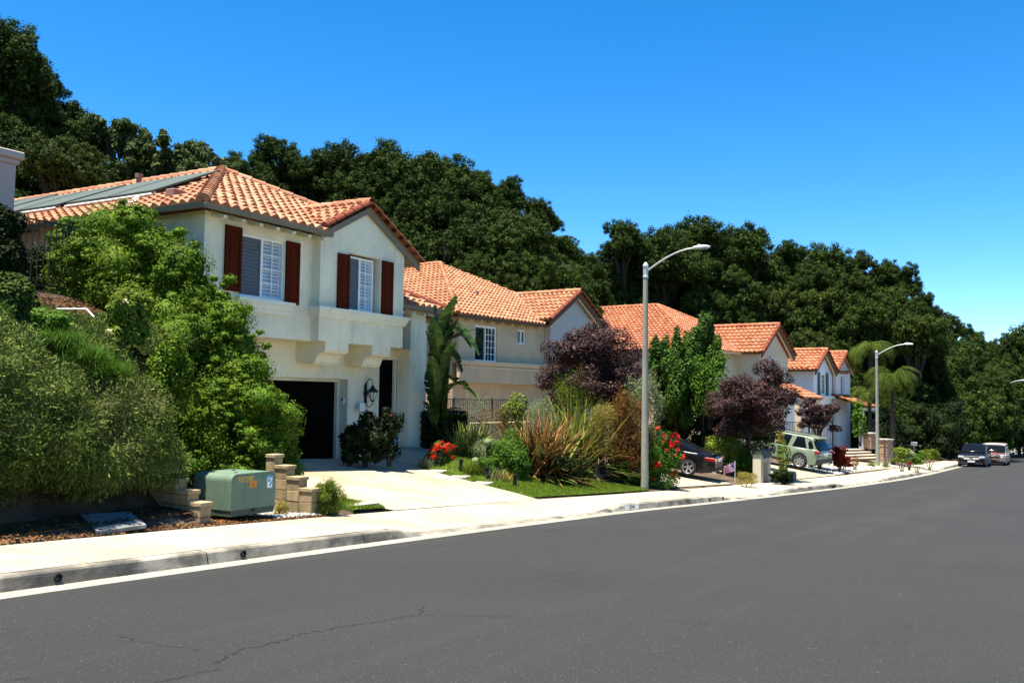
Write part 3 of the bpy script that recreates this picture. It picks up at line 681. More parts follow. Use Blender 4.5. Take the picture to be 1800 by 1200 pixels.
m_ = MB(); m_.tube([onleft(15.0,19.4,.14), onleft(14.6,19.1,.15), onleft(14.5,18.9,.1), onleft(14.1,18.6,.16), onleft(13.9,18.5,.12)], .03, 6); B1(m_, 'water_pipe', 'metalwhite')
pz = onleft(17.3, 22.5, 0); m_ = MB(); m_.lathe(pz, [(.075,-.1),(.075,.38),(.11,.38),(.11,.50),(.0,.52)], 12); B1(m_, 'vent_pipe', 'pipe')
pz = onleft(14.6, 17.6, .05); m_ = MB(); m_.box(pz.x-.2, pz.x+.2, pz.y-.15, pz.y+.15, pz.z, pz.z+.18, .02); B1(m_, 'roof_vent', 'pipe')
# carriage lantern
p = onY(642,690,YL-.001); lx, lz = p.x, p.z
m_ = MB(); m_.prism([(lx-.05,lz-.30),(lx+.05,lz-.30),(lx+.05,lz-.12),(lx+.09,lz-.02),(lx+.05,lz+.08),(lx+.05,lz+.22),(lx,lz+.28),(lx-.05,lz+.22),(lx-.05,lz+.08),(lx-.09,lz-.02),(lx-.05,lz-.12)], 'y', YL-.03, YL-.001)
lant = B1(m_, 'wall_lantern', 'black'); ly = YL-.27
m_ = MB(); m_.tube([(lx,YL-.03,lz+.12),(lx,YL-.05,lz+.30),(lx,YL-.13,lz+.40),(lx,YL-.24,lz+.36),(lx,ly,lz+.25),(lx,ly,lz+.2)], .016, 6); B1(m_, 'scroll_arm', 'black', lant); m_ = MB(); m_.tube([(lx,YL-.03,lz-.12),(lx,YL-.06,lz-.34),(lx,YL-.15,lz-.42),(lx,ly,lz-.32),(lx,ly,lz-.22)], .014, 6); B1(m_, 'scroll_arm', 'black', lant)
m_ = MB(); m_.lathe((lx,ly,lz), [(.0,.22),(.04,.20),(.06,.14),(.15,.06),(.17,.02),(.155,.015),(0,.015)], 8); m_.lathe((lx,ly,lz), [(0,-.26),(.05,-.25),(.06,-.22),(.03,-.21)], 8)
for k in range(6): q = k*math.pi/3; m_.tube([(lx+.13*math.cos(q),ly+.13*math.sin(q),lz+.02),(lx+.06*math.cos(q),ly+.06*math.sin(q),lz-.22)], .009, 4)
B1(m_, 'lantern_cage', 'black', lant)
M['frost'] = mat('lantern_glass', (.75,.70,.55), rough=.25); m_ = MB(); m_.lathe((lx,ly,lz), [(.0,.012),(.115,.01),(.052,-.2),(0,-.2)], 6); B1(m_, 'lantern_glass', 'frost', lant)
p = onY(596,704,YL+.25); m_ = MB(); m_.box(19.755, 19.799, YL+.10, YL+.20, p.z-.09, p.z+.09, .008); kp = B1(m_, 'keypad', 'white')
B1(MB().box(19.749, 19.756, YL+.12, YL+.18, p.z+.01, p.z+.07), 'keypad_screen', 'black', kp)
B1(MB().box(22.045, 22.059, 16.3, 16.36, .98, 1.14, .004), 'door_bell', 'black')

# ---------------------------------------------------------------- generic pieces for the houses farther down
def house(label, org, rot, eavez, floor, mt_s, mt_t, tile, group='tiled houses along the street'):
    h = thing('house', label, 'house', (org[0], org[1], floor), R_(rot), group); return h
def gableroof(h, u0, u1, uc, v0, v1, ze, zt, tile, name='gable_roof', tw=.3, th=.4, sub=5, fascia='wood2', board='trim2', seed=9):
    mb = MB(); hiproof_face(mb, [(u0,v1,ze),(u0,v0,ze),(uc,v0,zt),(uc,v1,zt)], tw, th, sub=sub, seed=seed); hiproof_face(mb, [(u1,v0,ze),(u1,v1,ze),(uc,v1,zt),(uc,v0,zt)], tw, th, sub=sub, seed=seed+1)
    r = mb.build(name, tile, h); q = MB(); ridge(q, (uc,v1,zt+.04), (uc,v0-.04,zt+.04)); q.build('ridge_tiles', tile, r)
    q = MB(); ridge(q, (u0,v0+.03,ze+.02), (uc,v0+.03,zt+.02), .11, .4, .02); ridge(q, (u1,v0+.03,ze+.02), (uc,v0+.03,zt+.02), .11, .4, .02); q.useuv = False; q.build('rake_tiles', 'rake', r)
    q = MB(); q.prism([(u0,ze-.07-.2),(uc,zt-.07-.2),(uc,zt-.07),(u0,ze-.07)], 'y', v0+.05, v0+.11); q.prism([(u1,ze-.07),(uc,zt-.07),(uc,zt-.27),(u1,ze-.27)], 'y', v0+.05, v0+.11); q.build('rake_board', fascia, r)
    q = MB(); q.prism([(u0+.12,ze-.30),(uc,zt-.33),(uc,zt-.22),(u0+.12,ze-.19)], 'y', v0+.11, v0+.19); q.prism([(u1-.12,ze-.19),(uc,zt-.22),(uc,zt-.33),(u1-.12,ze-.30)], 'y', v0+.11, v0+.19); q.build('rake_moulding', board, r)
    return r
def hip(h, u0, u1, v0, v1, ze, S_, tile, tw=.3, th=.4, sub=5, seed=20, name='roof', notch=None):
    run = (u1-u0)/2; uc = (u0+u1)/2; zt = ze+S_*run; mb = MB()
    if notch:
        a, b, d = notch; hiproof_face(mb, [(u0,v0,ze),(a,v0,ze),(b,v0+d,ze+S_*d),(u1-d,v0+d,ze+S_*d),(uc,v0+run,zt)], tw, th, sub=sub, seed=seed)
    else: hiproof_face(mb, [(u0,v0,ze),(u1,v0,ze),(uc,v0+run,zt)], tw, th, sub=sub, seed=seed)
    hiproof_face(mb, [(u0,v1,ze),(u0,v0,ze),(uc,v0+run,zt),(uc,v1,zt)], tw, th, sub=sub, seed=seed+1)
    hiproof_face(mb, [(u1,v0,ze),(u1,v1,ze),(uc,v1,zt),(uc,v0+run,zt)], tw, th, sub=sub, seed=seed+2)
    r = mb.build(name, tile, h); q = MB()
    for e in ((u0,v0,ze+.05), (u1,v0,ze+.05))[:1 if notch else 2]: ridge(q, e, (uc,v0+run,zt+.05), .11, .4)
    ridge(q, (uc,v1,zt+.05), (uc,v0+run,zt+.05), .11, .4); q.build('ridge_tiles', tile, r)
    q = MB(); un = notch[0] if notch else u1; q.quad((u0,v0,ze-.04),(un,v0,ze-.04),(un,v1,ze-.03),(u0,v1,ze-.03)); q.build('soffit', 'wood', r)
    return r, uc, zt

# house 2, tan stucco (local frame: origin at the left front eave, u along the front)
fz = -1.0
H2 = house('tan stucco house behind the brown railing, a tall white window beside a tiny one', (30.06,19.7), -6, 4.87, fz, 'stucco2', 'trim2', 'tile2'); H2['group'] = 'tiled houses along the street'
e2 = 4.87-fz; Z = lambda z: z-fz
mb = MB(); W1 = (1.55,3.08,Z(3.08),Z(4.60)); W2 = (4.59,5.21,Z(3.98),Z(4.60))
mb.wall(.5, 6.7, Z(3.0), e2, .35, .3, [W1, W2]); mb.wall(.5, 9.0, -1, Z(2.2), .62, .3, [(7.3,8.3,Z(1.2),Z(1.85))]); mb.box(.5, .8, .66, 14, -1, e2)
mb.box(.501, 6.7, .35, .92, Z(2.2), Z(2.25)); mb.box(11.2, 11.5, .3, 14, -1, e2); mb.box(.8, 11.3, 13.7, 14, -1, e2)
mb.build('wall', 'stucco2', H2)
mb = MB(); mb.wall(6.7, 11.3, Z(2.2), e2, .02, .3); mb.prism([(6.7,e2),(11.3,e2),(9.0,Z(6.30))], 'y', .02, .3); mb.box(6.7, 6.95, .32, .34, Z(2.2), e2); mb.wall(9.0, 11.3, -1, Z(2.2), .05, .3); mb.build('bay', 'stucco2b', H2)
mb = MB(); mb.box(.42, 6.69, .20, .349, Z(2.2), Z(2.93)); mb.build('belt_panel', 'stucco2', H2)
mb = MB(); mb.box(.34, 6.69, .10, .347, Z(3.0), Z(3.10)); mb.box(.38, 6.69, .15, .347, Z(2.93), Z(3.0)); mb.box(.38, 6.68, .17, .198, Z(2.80), Z(2.88)); mb.build('ledge_moulding', 'trim2', H2)
window(H2, *W1, .35, rows=5, cols=3, blind=False, glass='glassdark', screen=False, fw=.09); window(H2, *W2, .35, rows=1, cols=1, blind=False, glass='glassdark', screen=False, fw=.07)
MB().box(7.32, 8.28, .80, .86, Z(1.22), Z(1.83)).build('dark_opening', 'void', H2)
r, uc, zt = hip(H2, 0, 12.8, 0, 15, e2, .51, 'tile2', tw=.27, th=.37, seed=30, notch=(6.2, 8.75, 3.45))
gableroof(H2, 6.25, 11.3, 8.75, -.32, 7, e2+.25, Z(6.62), 'tile2', tw=.27, th=.37, seed=40)
gutter(H2, (0,0,e2+.02), (6.3,0,e2+.02), (0,-1,0), 'wood2')
for i in range(8): m_ = MB(); m_.box(.9+i*.72, .98+i*.72, .08, .34, e2-.17, e2-.08); m_.build('rafter_tail', 'trim2', H2)
m_ = MB(); m_.tube([(6.2,6.0,e2+3.1),(6.2,6.0,e2+4.3)], .02, 5); m_.tube([(5.9,6.0,e2+4.0),(6.5,6.0,e2+4.0)], .015, 4); m_.build('aerial', 'black', H2)
for (u, v, hh) in ((4.3,2.4,.28), (2.0,5.0,.5)): zz = e2+.51*min(v, u); m_ = MB(); m_.lathe((u,v,zz-.1), [(.07,0),(.07,hh+.1),(0,hh+.1)], 10); m_.build('vent_pipe', 'pipe', H2)
m_ = MB(); m_.prism([(-.35,0),(.35,0),(.22,.18),(0,.26),(-.22,.18)], 'y', -.3, .3); m_.xf(Matrix.Translation((2.3,6.6,e2+.51*2.3+.02)) @ Matrix.Rotation(R_(-90),4,'Z')); m_.build('roof_vent', 'pipe', H2)

# house 3
fz3 = -1.75; e3 = 4.25-fz3; Z3 = lambda z: z-fz3
H3 = house('beige house with an arched gable window, mostly behind the conifers and plum trees', (50,14.3), -8, 4.25, fz3, 0, 0, 0)
mb = MB(); mb.wall(-3.6, 7.6, -1, e3, .35, .3); mb.box(-3.6, -3.3, .65, 13, -1, e3); mb.box(7.3, 7.6, .65, 13, -1, e3); mb.box(-3.3, 7.3, 12.7, 13, -1, e3); mb.build('wall', 'stucco3', H3)
hole = (2.1,3.2,Z3(2.2),Z3(3.55))
mb = MB(); mb.wall(.85, 5.15, -1, Z3(4.2), -1.0, .3, [(hole[0],hole[1],hole[2],hole[3]),(3.95,4.75,0,Z3(.7))]); mb.prism([(.85,Z3(4.2)),(5.15,Z3(4.2)),(3.0,Z3(5.55))], 'y', -1.0, -.7); mb.box(.85, 1.1, -.7, .35, -1, Z3(4.2)); mb.box(4.9, 5.15, -.7, .35, -1, Z3(4.2)); mb.build('bay', 'stucco3', H3)
arc = [(2.65+.62*math.cos(t), Z3(3.55)+.55*math.sin(t)) for t in [math.pi*i/10 for i in range(11)]]
arci = [(2.65+.50*math.cos(t), Z3(3.55)+.44*math.sin(t)) for t in [math.pi*i/10 for i in range(11)]]
mb = MB(); mb.prism(arci+[(2.15,hole[2]),(3.15,hole[2])], 'y', -1.02, -1.005); aw = mb.build('arched_window', 'glassdark', H3)
mb = MB()
for i in range(10): mb.quad((arc[i][0],-1.05,arc[i][1]),(arc[i+1][0],-1.05,arc[i+1][1]),(arci[i+1][0],-1.05,arci[i+1][1]),(arci[i][0],-1.05,arci[i][1])); mb.quad((arc[i][0],-1.05,arc[i][1]),(arc[i+1][0],-1.05,arc[i+1][1]),(arc[i+1][0],-1.0,arc[i+1][1]),(arc[i][0],-1.0,arc[i][1]))
for u in (2.03,3.15): mb.box(u, u+.11, -1.05, -1.0, hole[2], hole[3])
mb.box(2.64,2.67,-1.04,-1.02,hole[2],Z3(3.95)); mb.box(2.15,3.15,-1.04,-1.02,Z3(3.53),Z3(3.57)); mb.build('window_surround', 'white', aw)
for u in (1.62,3.28): panel_shutter(H3, u, u+.38, Z3(2.2), Z3(3.5), -1.004, 'wood2')
MB().box(4.35,4.6,-1.03,-1.003,Z3(2.3),Z3(3.5)).build('narrow_window', 'white', H3)
MB().box(3.97,4.73,-.9,-.85,0,Z3(.68)).build('front_door', 'doorbrown', H3)
hip(H3, -4, 8, 0, 13.5, e3, .51, 'tile3', tw=.28, th=.36, seed=50, sub=4)
gableroof(H3, .55, 5.5, 3.0, -1.35, 5, e3, Z3(5.92), 'tile3', tw=.28, th=.36, seed=60, sub=4)
gutter(H3, (-4,0,e3), (.6,0,e3), (0,-1,0), 'trim2')
mb = MB(); hiproof_face(mb, [(1.0,-3.4,Z3(1.75)),(4.2,-3.4,Z3(1.75)),(4.2,-1.0,Z3(2.75)),(1.0,-1.0,Z3(2.75))], sub=4, seed=66)
mb.build('porch_roof', 'tile3', H3)
MB().box(1.1,4.1,-3.3,-1.01,Z3(1.55),Z3(1.70)).box(3.7,4.05,-3.25,-2.9,-1,Z3(1.55)).box(1.1,1.45,-3.25,-2.9,-1,Z3(1.55)).build('porch', 'stucco3', H3)

# house 4
fz4 = -2.1; e4 = 3.68-fz4; Z4 = lambda z: z-fz4
H4 = house('pale grey-white house with two small gables and slate blue shutters, farthest house in the row', (62,11.9), -5, 3.7, fz4, 0, 0, 0)
A1 = (-.22,1.30,Z4(2.05),Z4(3.45))
mb = MB(); mb.wall(-1.26, 2.78, -1, e4, .3, .3, [(.05,1.45,A1[2],A1[3])]); mb.prism([(-1.26,e4),(2.78,e4),(.76,Z4(4.75))], 'y', .3, .6); mb.box(-1.26,-1.0,.6,12,-1,e4); mb.box(2.5,2.78,.6,1.0,-1,e4)
mb.wall(2.78, 7.9, -1, e4, .95, .3, [(3.15,4.35,Z4(2.05),Z4(3.45))]); mb.box(7.6,7.9,1.25,12,-1,e4); mb.box(-1,7.6,11.7,12,-1,e4); mb.build('wall', 'stucco4', H4)
mb = MB(); mb.wall(5.4, 9.2, -1, e4+.2, .7, .2, [(6.6,7.6,Z4(2.0),Z4(3.4))]); mb.prism([(5.4,e4+.2),(9.2,e4+.2),(7.3,Z4(4.9))], 'y', .7, .9); mb.build('bay', 'stucco4', H4)
window(H4, .05, 1.45, A1[2], A1[3], .3, rows=4, cols=3, slider=False, blind=False, glass='glassdark', screen=False, fw=.08)
window(H4, 3.15, 4.35, A1[2], A1[3], .95, rows=4, cols=3, slider=False, blind=False, glass='glassdark', screen=False, fw=.08)
for (a, v) in ((-.42,.296), (1.48,.296), (4.38,.946)): panel_shutter(H4, a, a+.45, Z4(2.0), Z4(3.5), v, 'shutterblue')
MB().box(-1.35,2.9,.1,.299,Z4(1.8),Z4(1.95)).build('ledge_moulding', 'stucco4', H4)
gableroof(H4, -1.75, 3.2, .76, -.05, 11, e4-.1, Z4(4.98), 'tile3', seed=70, sub=4)
gableroof(H4, 5.0, 9.6, 7.3, .4, 8, e4+.1, Z4(5.12), 'tile3', seed=80, sub=4)
hip(H4, -1.7, 8.3, .55, 12.3, e4-.02, .3, 'tile3', seed=90, sub=4)
m_ = MB(); m_.tube([(-1.35,3.0,e4-.1),(-1.35,2.9,e4-.3),(-1.30,2.8,e4-.4),(-1.30,2.8,0)], .05, 6); m_.build('downspout', 'metalwhite', H4)
mb = MB(); hiproof_face(mb, [(4.6,-1.4,Z4(1.25)),(8.8,-1.4,Z4(1.25)),(8.8,.9,Z4(2.05)),(4.6,.9,Z4(2.05))], sub=4, seed=95); mb.build('porch_roof', 'tile3', H4)
MB().box(4.7,8.7,-1.3,-1.05,Z4(1.0),Z4(1.2)).box(4.7,5.0,-1.3,-1.0,-1,Z4(1.0)).box(8.4,8.7,-1.3,-1.0,-1,Z4(1.0)).build('porch', 'stucco4', H4)
# white side wall between houses 3 and 4
sw = thing('garden_wall', 'bright white garden wall behind the green parked car, between the beige and the grey-white house', 'wall', (51.5,12.6,-1.9), R_(-8))
MB().box(0,6,0,.2,-.5,3.2,.01).build('wall_face', 'stucco4', sw); MB().box(-.05,6.05,-.05,.25,3.202,3.28,.01).build('coping', 'white', sw)
# chimney of the house uphill, at the left edge
cx0 = at(28,300,21); H0 = thing('house', 'pink chimney and upper wall of the uphill house at the left edge of the photo', 'house', (cx0.x-1.2, cx0.y, 3.6), 0)
ch = MB(); ch.box(0, 1.2, 0, 1.0, 0, at(28,290,21).z-3.6, .01).build('chimney', 'stucco0', H0)
zt0 = at(28,290,21).z-3.6; c2 = [o_ for o_ in H0.children][0]
MB().box(-.05,1.25,-.05,1.05,zt0+.001,zt0+.12,.01).box(-.12,1.33,-.12,1.12,zt0+.121,zt0+.30,.02).build('chimney_cap', 'stucco0', c2)
M['spark'] = mat('spark_arrestor', (.55,.56,.56), rough=.5); m_ = MB(); m_.box(.2,.95,.2,.8,zt0+.30,zt0+.34)
for i in range(5): m_.box(.22+.03*i,.93-.03*i,.22,.78,zt0+.38+i*.07,zt0+.41+i*.07)
m_.box(.5,.65,.4,.6,zt0+.34,zt0+.72); m_.build('chimney_cowl', 'spark', c2)
MB().box(-6,.0,1.0,8,0,3.6).build('wall', 'stucco0', H0)
q = MB(); hiproof_face(q, [(-6.4,.6,3.6),(.3,.6,3.6),(.3,4,5.0),(-6.4,4,5.0)], sub=4, seed=5); q.build('roof', 'tile1', H0)
# ---------------------------------------------------------------- foliage tools
rng = np.random.default_rng(7)
def fast_mesh(name, V, F, mt, smooth=False):
    me = bpy.data.meshes.new(name); k = F.shape[1]
    me.vertices.add(len(V)); me.vertices.foreach_set('co', V.astype(np.float32).ravel())
    me.loops.add(F.size); me.loops.foreach_set('vertex_index', F.astype(np.int32).ravel())
    me.polygons.add(len(F)); me.polygons.foreach_set('loop_start', (np.arange(len(F))*k).astype(np.int32)); 
    me.materials.append(M[mt] if isinstance(mt, str) else mt); me.update(calc_edges=True); return me
def unit(a): return a/np.maximum(1e-9, np.linalg.norm(a, axis=1, keepdims=True))
def leaves(blobs, n, size, aspect=.55, shell=(.72,1.1), up=.25, out=1.15, inner=.62, rg=None, down=0.):
    rg = rg or rng; B = np.array(blobs, float); w_ = (B[:,3]*B[:,4]+B[:,3]*B[:,5]+B[:,4]*B[:,5]); w_ = w_/w_.sum()
    m_ = int(n*1.9); idx = rg.choice(len(B), m_, p=w_); d = unit(rg.normal(size=(m_,3))); r = rg.uniform(shell[0], shell[1], m_)
    P = B[idx,:3]+d*B[idx,3:6]*r[:,None]; keep = np.ones(m_, bool)
    for j in range(len(B)):
        q = ((P-B[j,:3])/B[j,3:6]); keep &= ((q**2).sum(1) > inner**2) | (idx == j)
    P, d = P[keep][:n], d[keep][:n]; n = len(P)
    nrm = unit(d*out*np.array([1,1,1.25])+rg.normal(size=(n,3))*.42+np.array([0,0,up]))
    t = unit(np.cross(nrm, rg.normal(size=(n,3)))+np.array([0,0,-down])); s = unit(np.cross(nrm, t))
    L = size*rg.uniform(.6,1.35,n)[:,None]; W = L*aspect*.5
    V = np.empty((n,4,3)); V[:,0] = P-t*L*.5; V[:,1] = P+s*W-nrm*W*.25; V[:,2] = P+t*L*.5; V[:,3] = P-s*W-nrm*W*.25
    return V.reshape(-1,3), np.arange(4*n).reshape(-1,4)
_ico = None
def core(blobs, f=.72, seg=9, rings=6, sq=1.):
    V, F = [], []
    for (cx,cy,cz,rx,ry,rz) in blobs:
        n0 = len(V)
        for i in range(rings+1):
            a = math.pi*i/rings
            for k in range(seg):
                q = 2*math.pi*k/seg; e = f*(1+.12*math.sin(5*q+cx*3)*math.sin(3*a+cz)); V.append((cx+rx*e*math.sin(a)*math.cos(q), cy+ry*e*math.sin(a)*math.sin(q), cz+rz*e*math.cos(a)))
        for i in range(rings):
            for k in range(seg): F.append((n0+i*seg+k, n0+(i+1)*seg+k, n0+(i+1)*seg+(k+1)%seg, n0+i*seg+(k+1)%seg))
    return np.array(V), np.array(F)
def join(*parts):
    Vs, Fs, o = [], [], 0
    for V, F in parts:
        Vs.append(V); Fs.append(F+o); o += len(V)
    return np.vstack(Vs), np.vstack(Fs)
def blobs_crown(seed, R=4.5, n=40, flat=.8, low=-.35, br=(.20,.36)):
    r = random.Random(seed); out = [(0,0,0,R*.62,R*.62,R*.55)]
    for i in range(n):
        while True:
            v = Vector((r.gauss(0,1), r.gauss(0,1), r.gauss(0,1))).normalized()
            if v.z > low: break
        k = r.uniform(.60,.80)*R; q = r.uniform(*br)*R
        out.append((v.x*k, v.y*k, v.z*k*flat, q, q, q*r.uniform(.75,.95)))
    return out
def clumps(seed, R=4.5, lobes=16, per=8, flat=.82, low=-.45, lr=(.26,.44), cr=(.10,.18), reach=(.42,.74)):
    r = random.Random(seed); out = []
    def rv(lo=-1):
        while True:
            v = Vector((r.gauss(0,1), r.gauss(0,1), r.gauss(0,1))).normalized()
            if v.z > lo: return v
    out.append((0,0,-.05*R,R*.52,R*.52,R*.42))
    for i in range(lobes):
        v = rv(low); q = r.uniform(*lr)*R; k = r.uniform(*reach)*R; c = Vector((v.x*k, v.y*k, v.z*k*flat)); out.append((*c, q*.8, q*.8, q*.62))
        for j in range(per):
            u = rv(-.5); e = r.uniform(*cr)*R; d = q*r.uniform(.72,1.02); out.append((c.x+u.x*d, c.y+u.y*d, c.z+u.z*d*.8, e, e, e*.75))
    return out
def crown_mesh(name, seed, mt, R=4.5, n=24000, leaf=.17, nb=40, flat=.8, aspect=.6, corek=.58, **k):
    b = clumps(seed, R, **k); rg = np.random.default_rng(seed); sb = [q for q in b[1:] if q[3] < .135*R]
    return fast_mesh(name, *join(leaves(sb, n, leaf, aspect, rg=rg, shell=(.55,1.12), inner=.5), leaves(sb, n//12, leaf*1.1, aspect, rg=rg, shell=(1.1,1.7), inner=1.0), leaves(b[:1]+[q for q in b[1:] if q[3] > .17*R], n//6, leaf*2.3, .8, rg=rg, shell=(.15,.86), inner=0., out=.6)), mt)
def trunk_mesh(name, seed, mt, r=.28, limbs=5, top=1.6, spread=2.0):
    rr = random.Random(seed); mb = MB()
    mb.tube([(0,0,-.6/1),(.03,0,.3),(.1,.05,.7),(.05,.1,1.0)], [r*1.4,r*1.0,r*.85,r*.7], 8)
    return mb
# ---- materials
M['oak'] = leafmat('oak_leaves', (.030,.053,.012), .65, objv=.25, trans=.10, spec=.05, rough=.7)
M['oak2'] = leafmat('light_oak_leaves', (.046,.070,.018), .6, objv=.2, trans=.12, spec=.05, rough=.7)
M['syc'] = leafmat('pale_broad_leaves', (.058,.09,.034), .6, objv=.1, trans=.2)
M['bark'] = mat('bark', (.030,.023,.017), (.06,.046,.033), scale=8, rough=1, bump=.6)
M['plum'] = leafmat('plum_leaves', (.046,.018,.020), .75, spec=.25, trans=.15, objv=.05)
M['conifer'] = leafmat('fern_pine_leaves', (.060,.120,.024), .5, trans=.25)
M['vine'] = leafmat('creeper_leaves', (.080,.138,.013), .5, trans=.25, objv=.05)
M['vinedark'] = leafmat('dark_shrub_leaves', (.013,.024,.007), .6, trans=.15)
M['sage'] = leafmat('groundcover_leaves', (.11,.165,.045), .6, trans=.12, objv=.0, c2=(.070,.120,.026))
layer(M['sage'], (1,1,1), 1.0, .50, .66, (.115,.105,.04), .6)
M['sagetip'] = leafmat('groundcover_tips', (.17,.19,.06), .5, trans=.12, objv=0)
M['green'] = leafmat('bright_leaves', (.075,.155,.022), .5, trans=.25)
M['lime'] = leafmat('lime_leaves', (.15,.21,.035), .45, trans=.3)
M['yellow'] = leafmat('straw_leaves', (.34,.29,.09), .4, trans=.25)
M['orange'] = leafmat('rusty_twigs', (.15,.078,.028), .5, trans=.2)
M['grey'] = leafmat('silver_leaves', (.20,.25,.15), .4, trans=.2)
M['blue'] = leafmat('blue_fescue', (.30,.34,.25), .35, trans=.2)
M['red'] = leafmat('red_petals', (.62,.02,.012), .3, trans=.25, spec=.2)
M['white_fl'] = leafmat('white_petals', (.75,.72,.62), .15, trans=.3)
M['strap'] = leafmat('green_blades', (.24,.28,.08), .5, trans=.2, rough=.4)
M['strapb'] = leafmat('bronze_blades', (.26,.15,.065), .65, trans=.15, rough=.45)
M['palm'] = leafmat('palm_leaflets', (.075,.115,.02), .45, trans=.25)
M['banana'] = leafmat('paddle_leaves', (.034,.074,.015), .35, trans=.3, rough=.4, spec=.3)
M['grass'] = leafmat('grass_blades', (.165,.25,.035), .45, trans=.3, objv=0)
M['redshrub'] = leafmat('maroon_leaves', (.14,.02,.012), .5, trans=.2)
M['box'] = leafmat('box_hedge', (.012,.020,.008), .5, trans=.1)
M['litter'] = leafmat('dry_leaves', (.15,.072,.036), .6, trans=.1, objv=0)

# ---- hillside trees: a few crown and trunk meshes, copied
CR_ = [crown_mesh('oak_crown', s, 'oak', n=36000, leaf=.16, lobes=15+s%4, per=20, cr=(.055,.115), lr=(.24,.40)) for s in (11,12,13,14,15)]
CR2 = [crown_mesh('oak_crown_pale', s, 'oak2', n=32000, leaf=.14, lobes=17, per=20, cr=(.05,.10), lr=(.22,.38)) for s in (21,22)]
CRS = [crown_mesh('sycamore_crown', 31, 'syc', n=12000, leaf=.25, aspect=.8, corek=.45, flat=1.0, lobes=14, per=9, reach=(.5,.9), lr=(.18,.32))]
tm = MB(); tm.tube([(0,0,-.15),(.05,0,.25),(.15,.05,.6),(.1,.1,.95)], [.34,.25,.2,.14], 7)
for k in range(5):
    q = k*1.3; tm.tube([(.1,.05,.55+.06*k),(.9*math.cos(q),.9*math.sin(q),.8+.03*k),(1.9*math.cos(q),1.9*math.sin(q),1.05)], [.11,.07,.03], 5)
TR = tm.build('trunk', 'bark'); trme = TR.data; bpy.data.objects.remove(TR)
def tree(px, py, D, R, label, kind='oak', group=None, cm=None, zs=1.0, rnd=random.Random(5), minh=2.0):
    top = at(px, py, D); me = cm or {'oak': CR_, 'pale': CR2, 'syc': CRS}[kind][rnd.randrange(len({'oak': CR_, 'pale': CR2, 'syc': CRS}[kind]))]
    g0 = gz(top.x, top.y); s_ = R/4.5; cz = top.z-R*zs*1.02
    base = min(g0, cz-minh)
    if g0 > cz-minh*.3: base = cz-minh*.3
    t = thing({'oak':'oak_tree','pale':'oak_tree','syc':'sycamore_tree'}[kind], label, 'tree', (top.x, top.y, base), rnd.uniform(0, 6.28), group)
    a = bpy.data.objects.new('trunk', trme); COL.objects.link(a); a.parent = t; a.scale = (s_*1.0, s_*1.0, max(.5, cz-base))
    c = bpy.data.objects.new('crown', me); COL.objects.link(c); c.parent = t; c.location = (0, 0, cz-base); c.scale = (s_, s_, s_*zs/.8)
    return t
named = [
 (5,22,40,2.7,'oak','tall dark oak filling the upper left corner, its crown cut by the photo edge'),
 (62,112,42,1.6,'oak','dark oak sticking its leafy side branches out over the sky at the upper left'),
 (150,172,47,2.1,'oak','small dark oak against the sky, between the upper left oak and the pale sycamore tops'),
 (110,222,33,1.75,'pale','olive green round oak just right of the pink chimney'),
 (212,190,44,1.7,'syc','sycamore with a single upright leafy leader, left of the other sycamore'),
 (285,222,42,1.8,'syc','pale sycamore above the solar panels, leafy twigs against the sky'),
 (350,242,42,1.8,'syc','rightmost pale sycamore, just left of the roof peak of the cream house'),
 (408,274,52,2.0,'oak','low dark oak in the dip of the skyline behind the roof peak'),
 (485,236,58,2.4,'oak','dark oak whose rounded top stands up left of the middle of the hill'),
 (552,262,57,2.2,'oak','dark oak between two taller tops, above the roof slope of the cream house'),
 (605,246,60,3.2,'oak','dark oak on the skyline left of the highest hill crown'),
 (690,256,60,3.4,'oak','broad dark oak directly above the gable peak of the cream house'),
 (762,253,62,3.3,'oak','oak with the broad right shoulder of the near hill skyline'),
 (882,304,66,2.2,'oak','dark oak rising as a separate knob on the falling skyline'),
 (942,345,68,2.0,'oak','oak on the falling skyline above the tan house gable'),
 (985,405,70,1.7,'oak','last oak of the near hill, beside the notch of sky'),
 (1095,384,84,2.7,'oak','domed oak right of the notch of sky'),
 (1172,394,86,4.4,'oak','oak filling the saddle left of the street lamp head'),
 (1238,373,90,5.0,'oak','broadest, highest oak of the far wood, above the street lamp head'),
 (1305,388,90,4.4,'oak','oak on the right shoulder of the highest far crown'),
 (1385,421,94,3.2,'oak','oak on the far skyline above the roof of the beige house'),
 (1450,424,96,4.4,'oak','oak on the far skyline above the grey-white house'),
 (1515,446,98,3.0,'oak','oak of the far skyline left of its last big dome'),
 (1572,453,100,3.2,'oak','last big dome of the far skyline before it drops to the right'),
 (1622,512,104,2.4,'oak','oak on the steep drop of the skyline'),
 (1665,545,112,2.8,'oak','oak at the foot of the steep drop, against pale sky'),
 (1706,575,118,2.6,'oak','rounded oak just left of the lowest notch of sky'),
 (830,285,62,2.1,'oak','oak on the skyline where the near hill starts to fall to the right'),
 (1740,600,150,3.4,'oak','small distant oak in the lowest notch of sky at the right'),
 (1765,580,175,6.5,'oak','distant oak rising at the right edge of the photo'),
 (1810,568,180,11.,'oak','most distant oak, cut by the right edge of the photo'),
]
for (px, py, D, R, k, lab) in named: tree(px, py, D, R, lab, k, 'oaks on the wooded hillside' if k != 'syc' else 'sycamores behind the near roof')
LAB = 'dark evergreen oak packed in the middle of the wooded hillside, its crown below the skyline'
rnd = random.Random(77)
fill = []
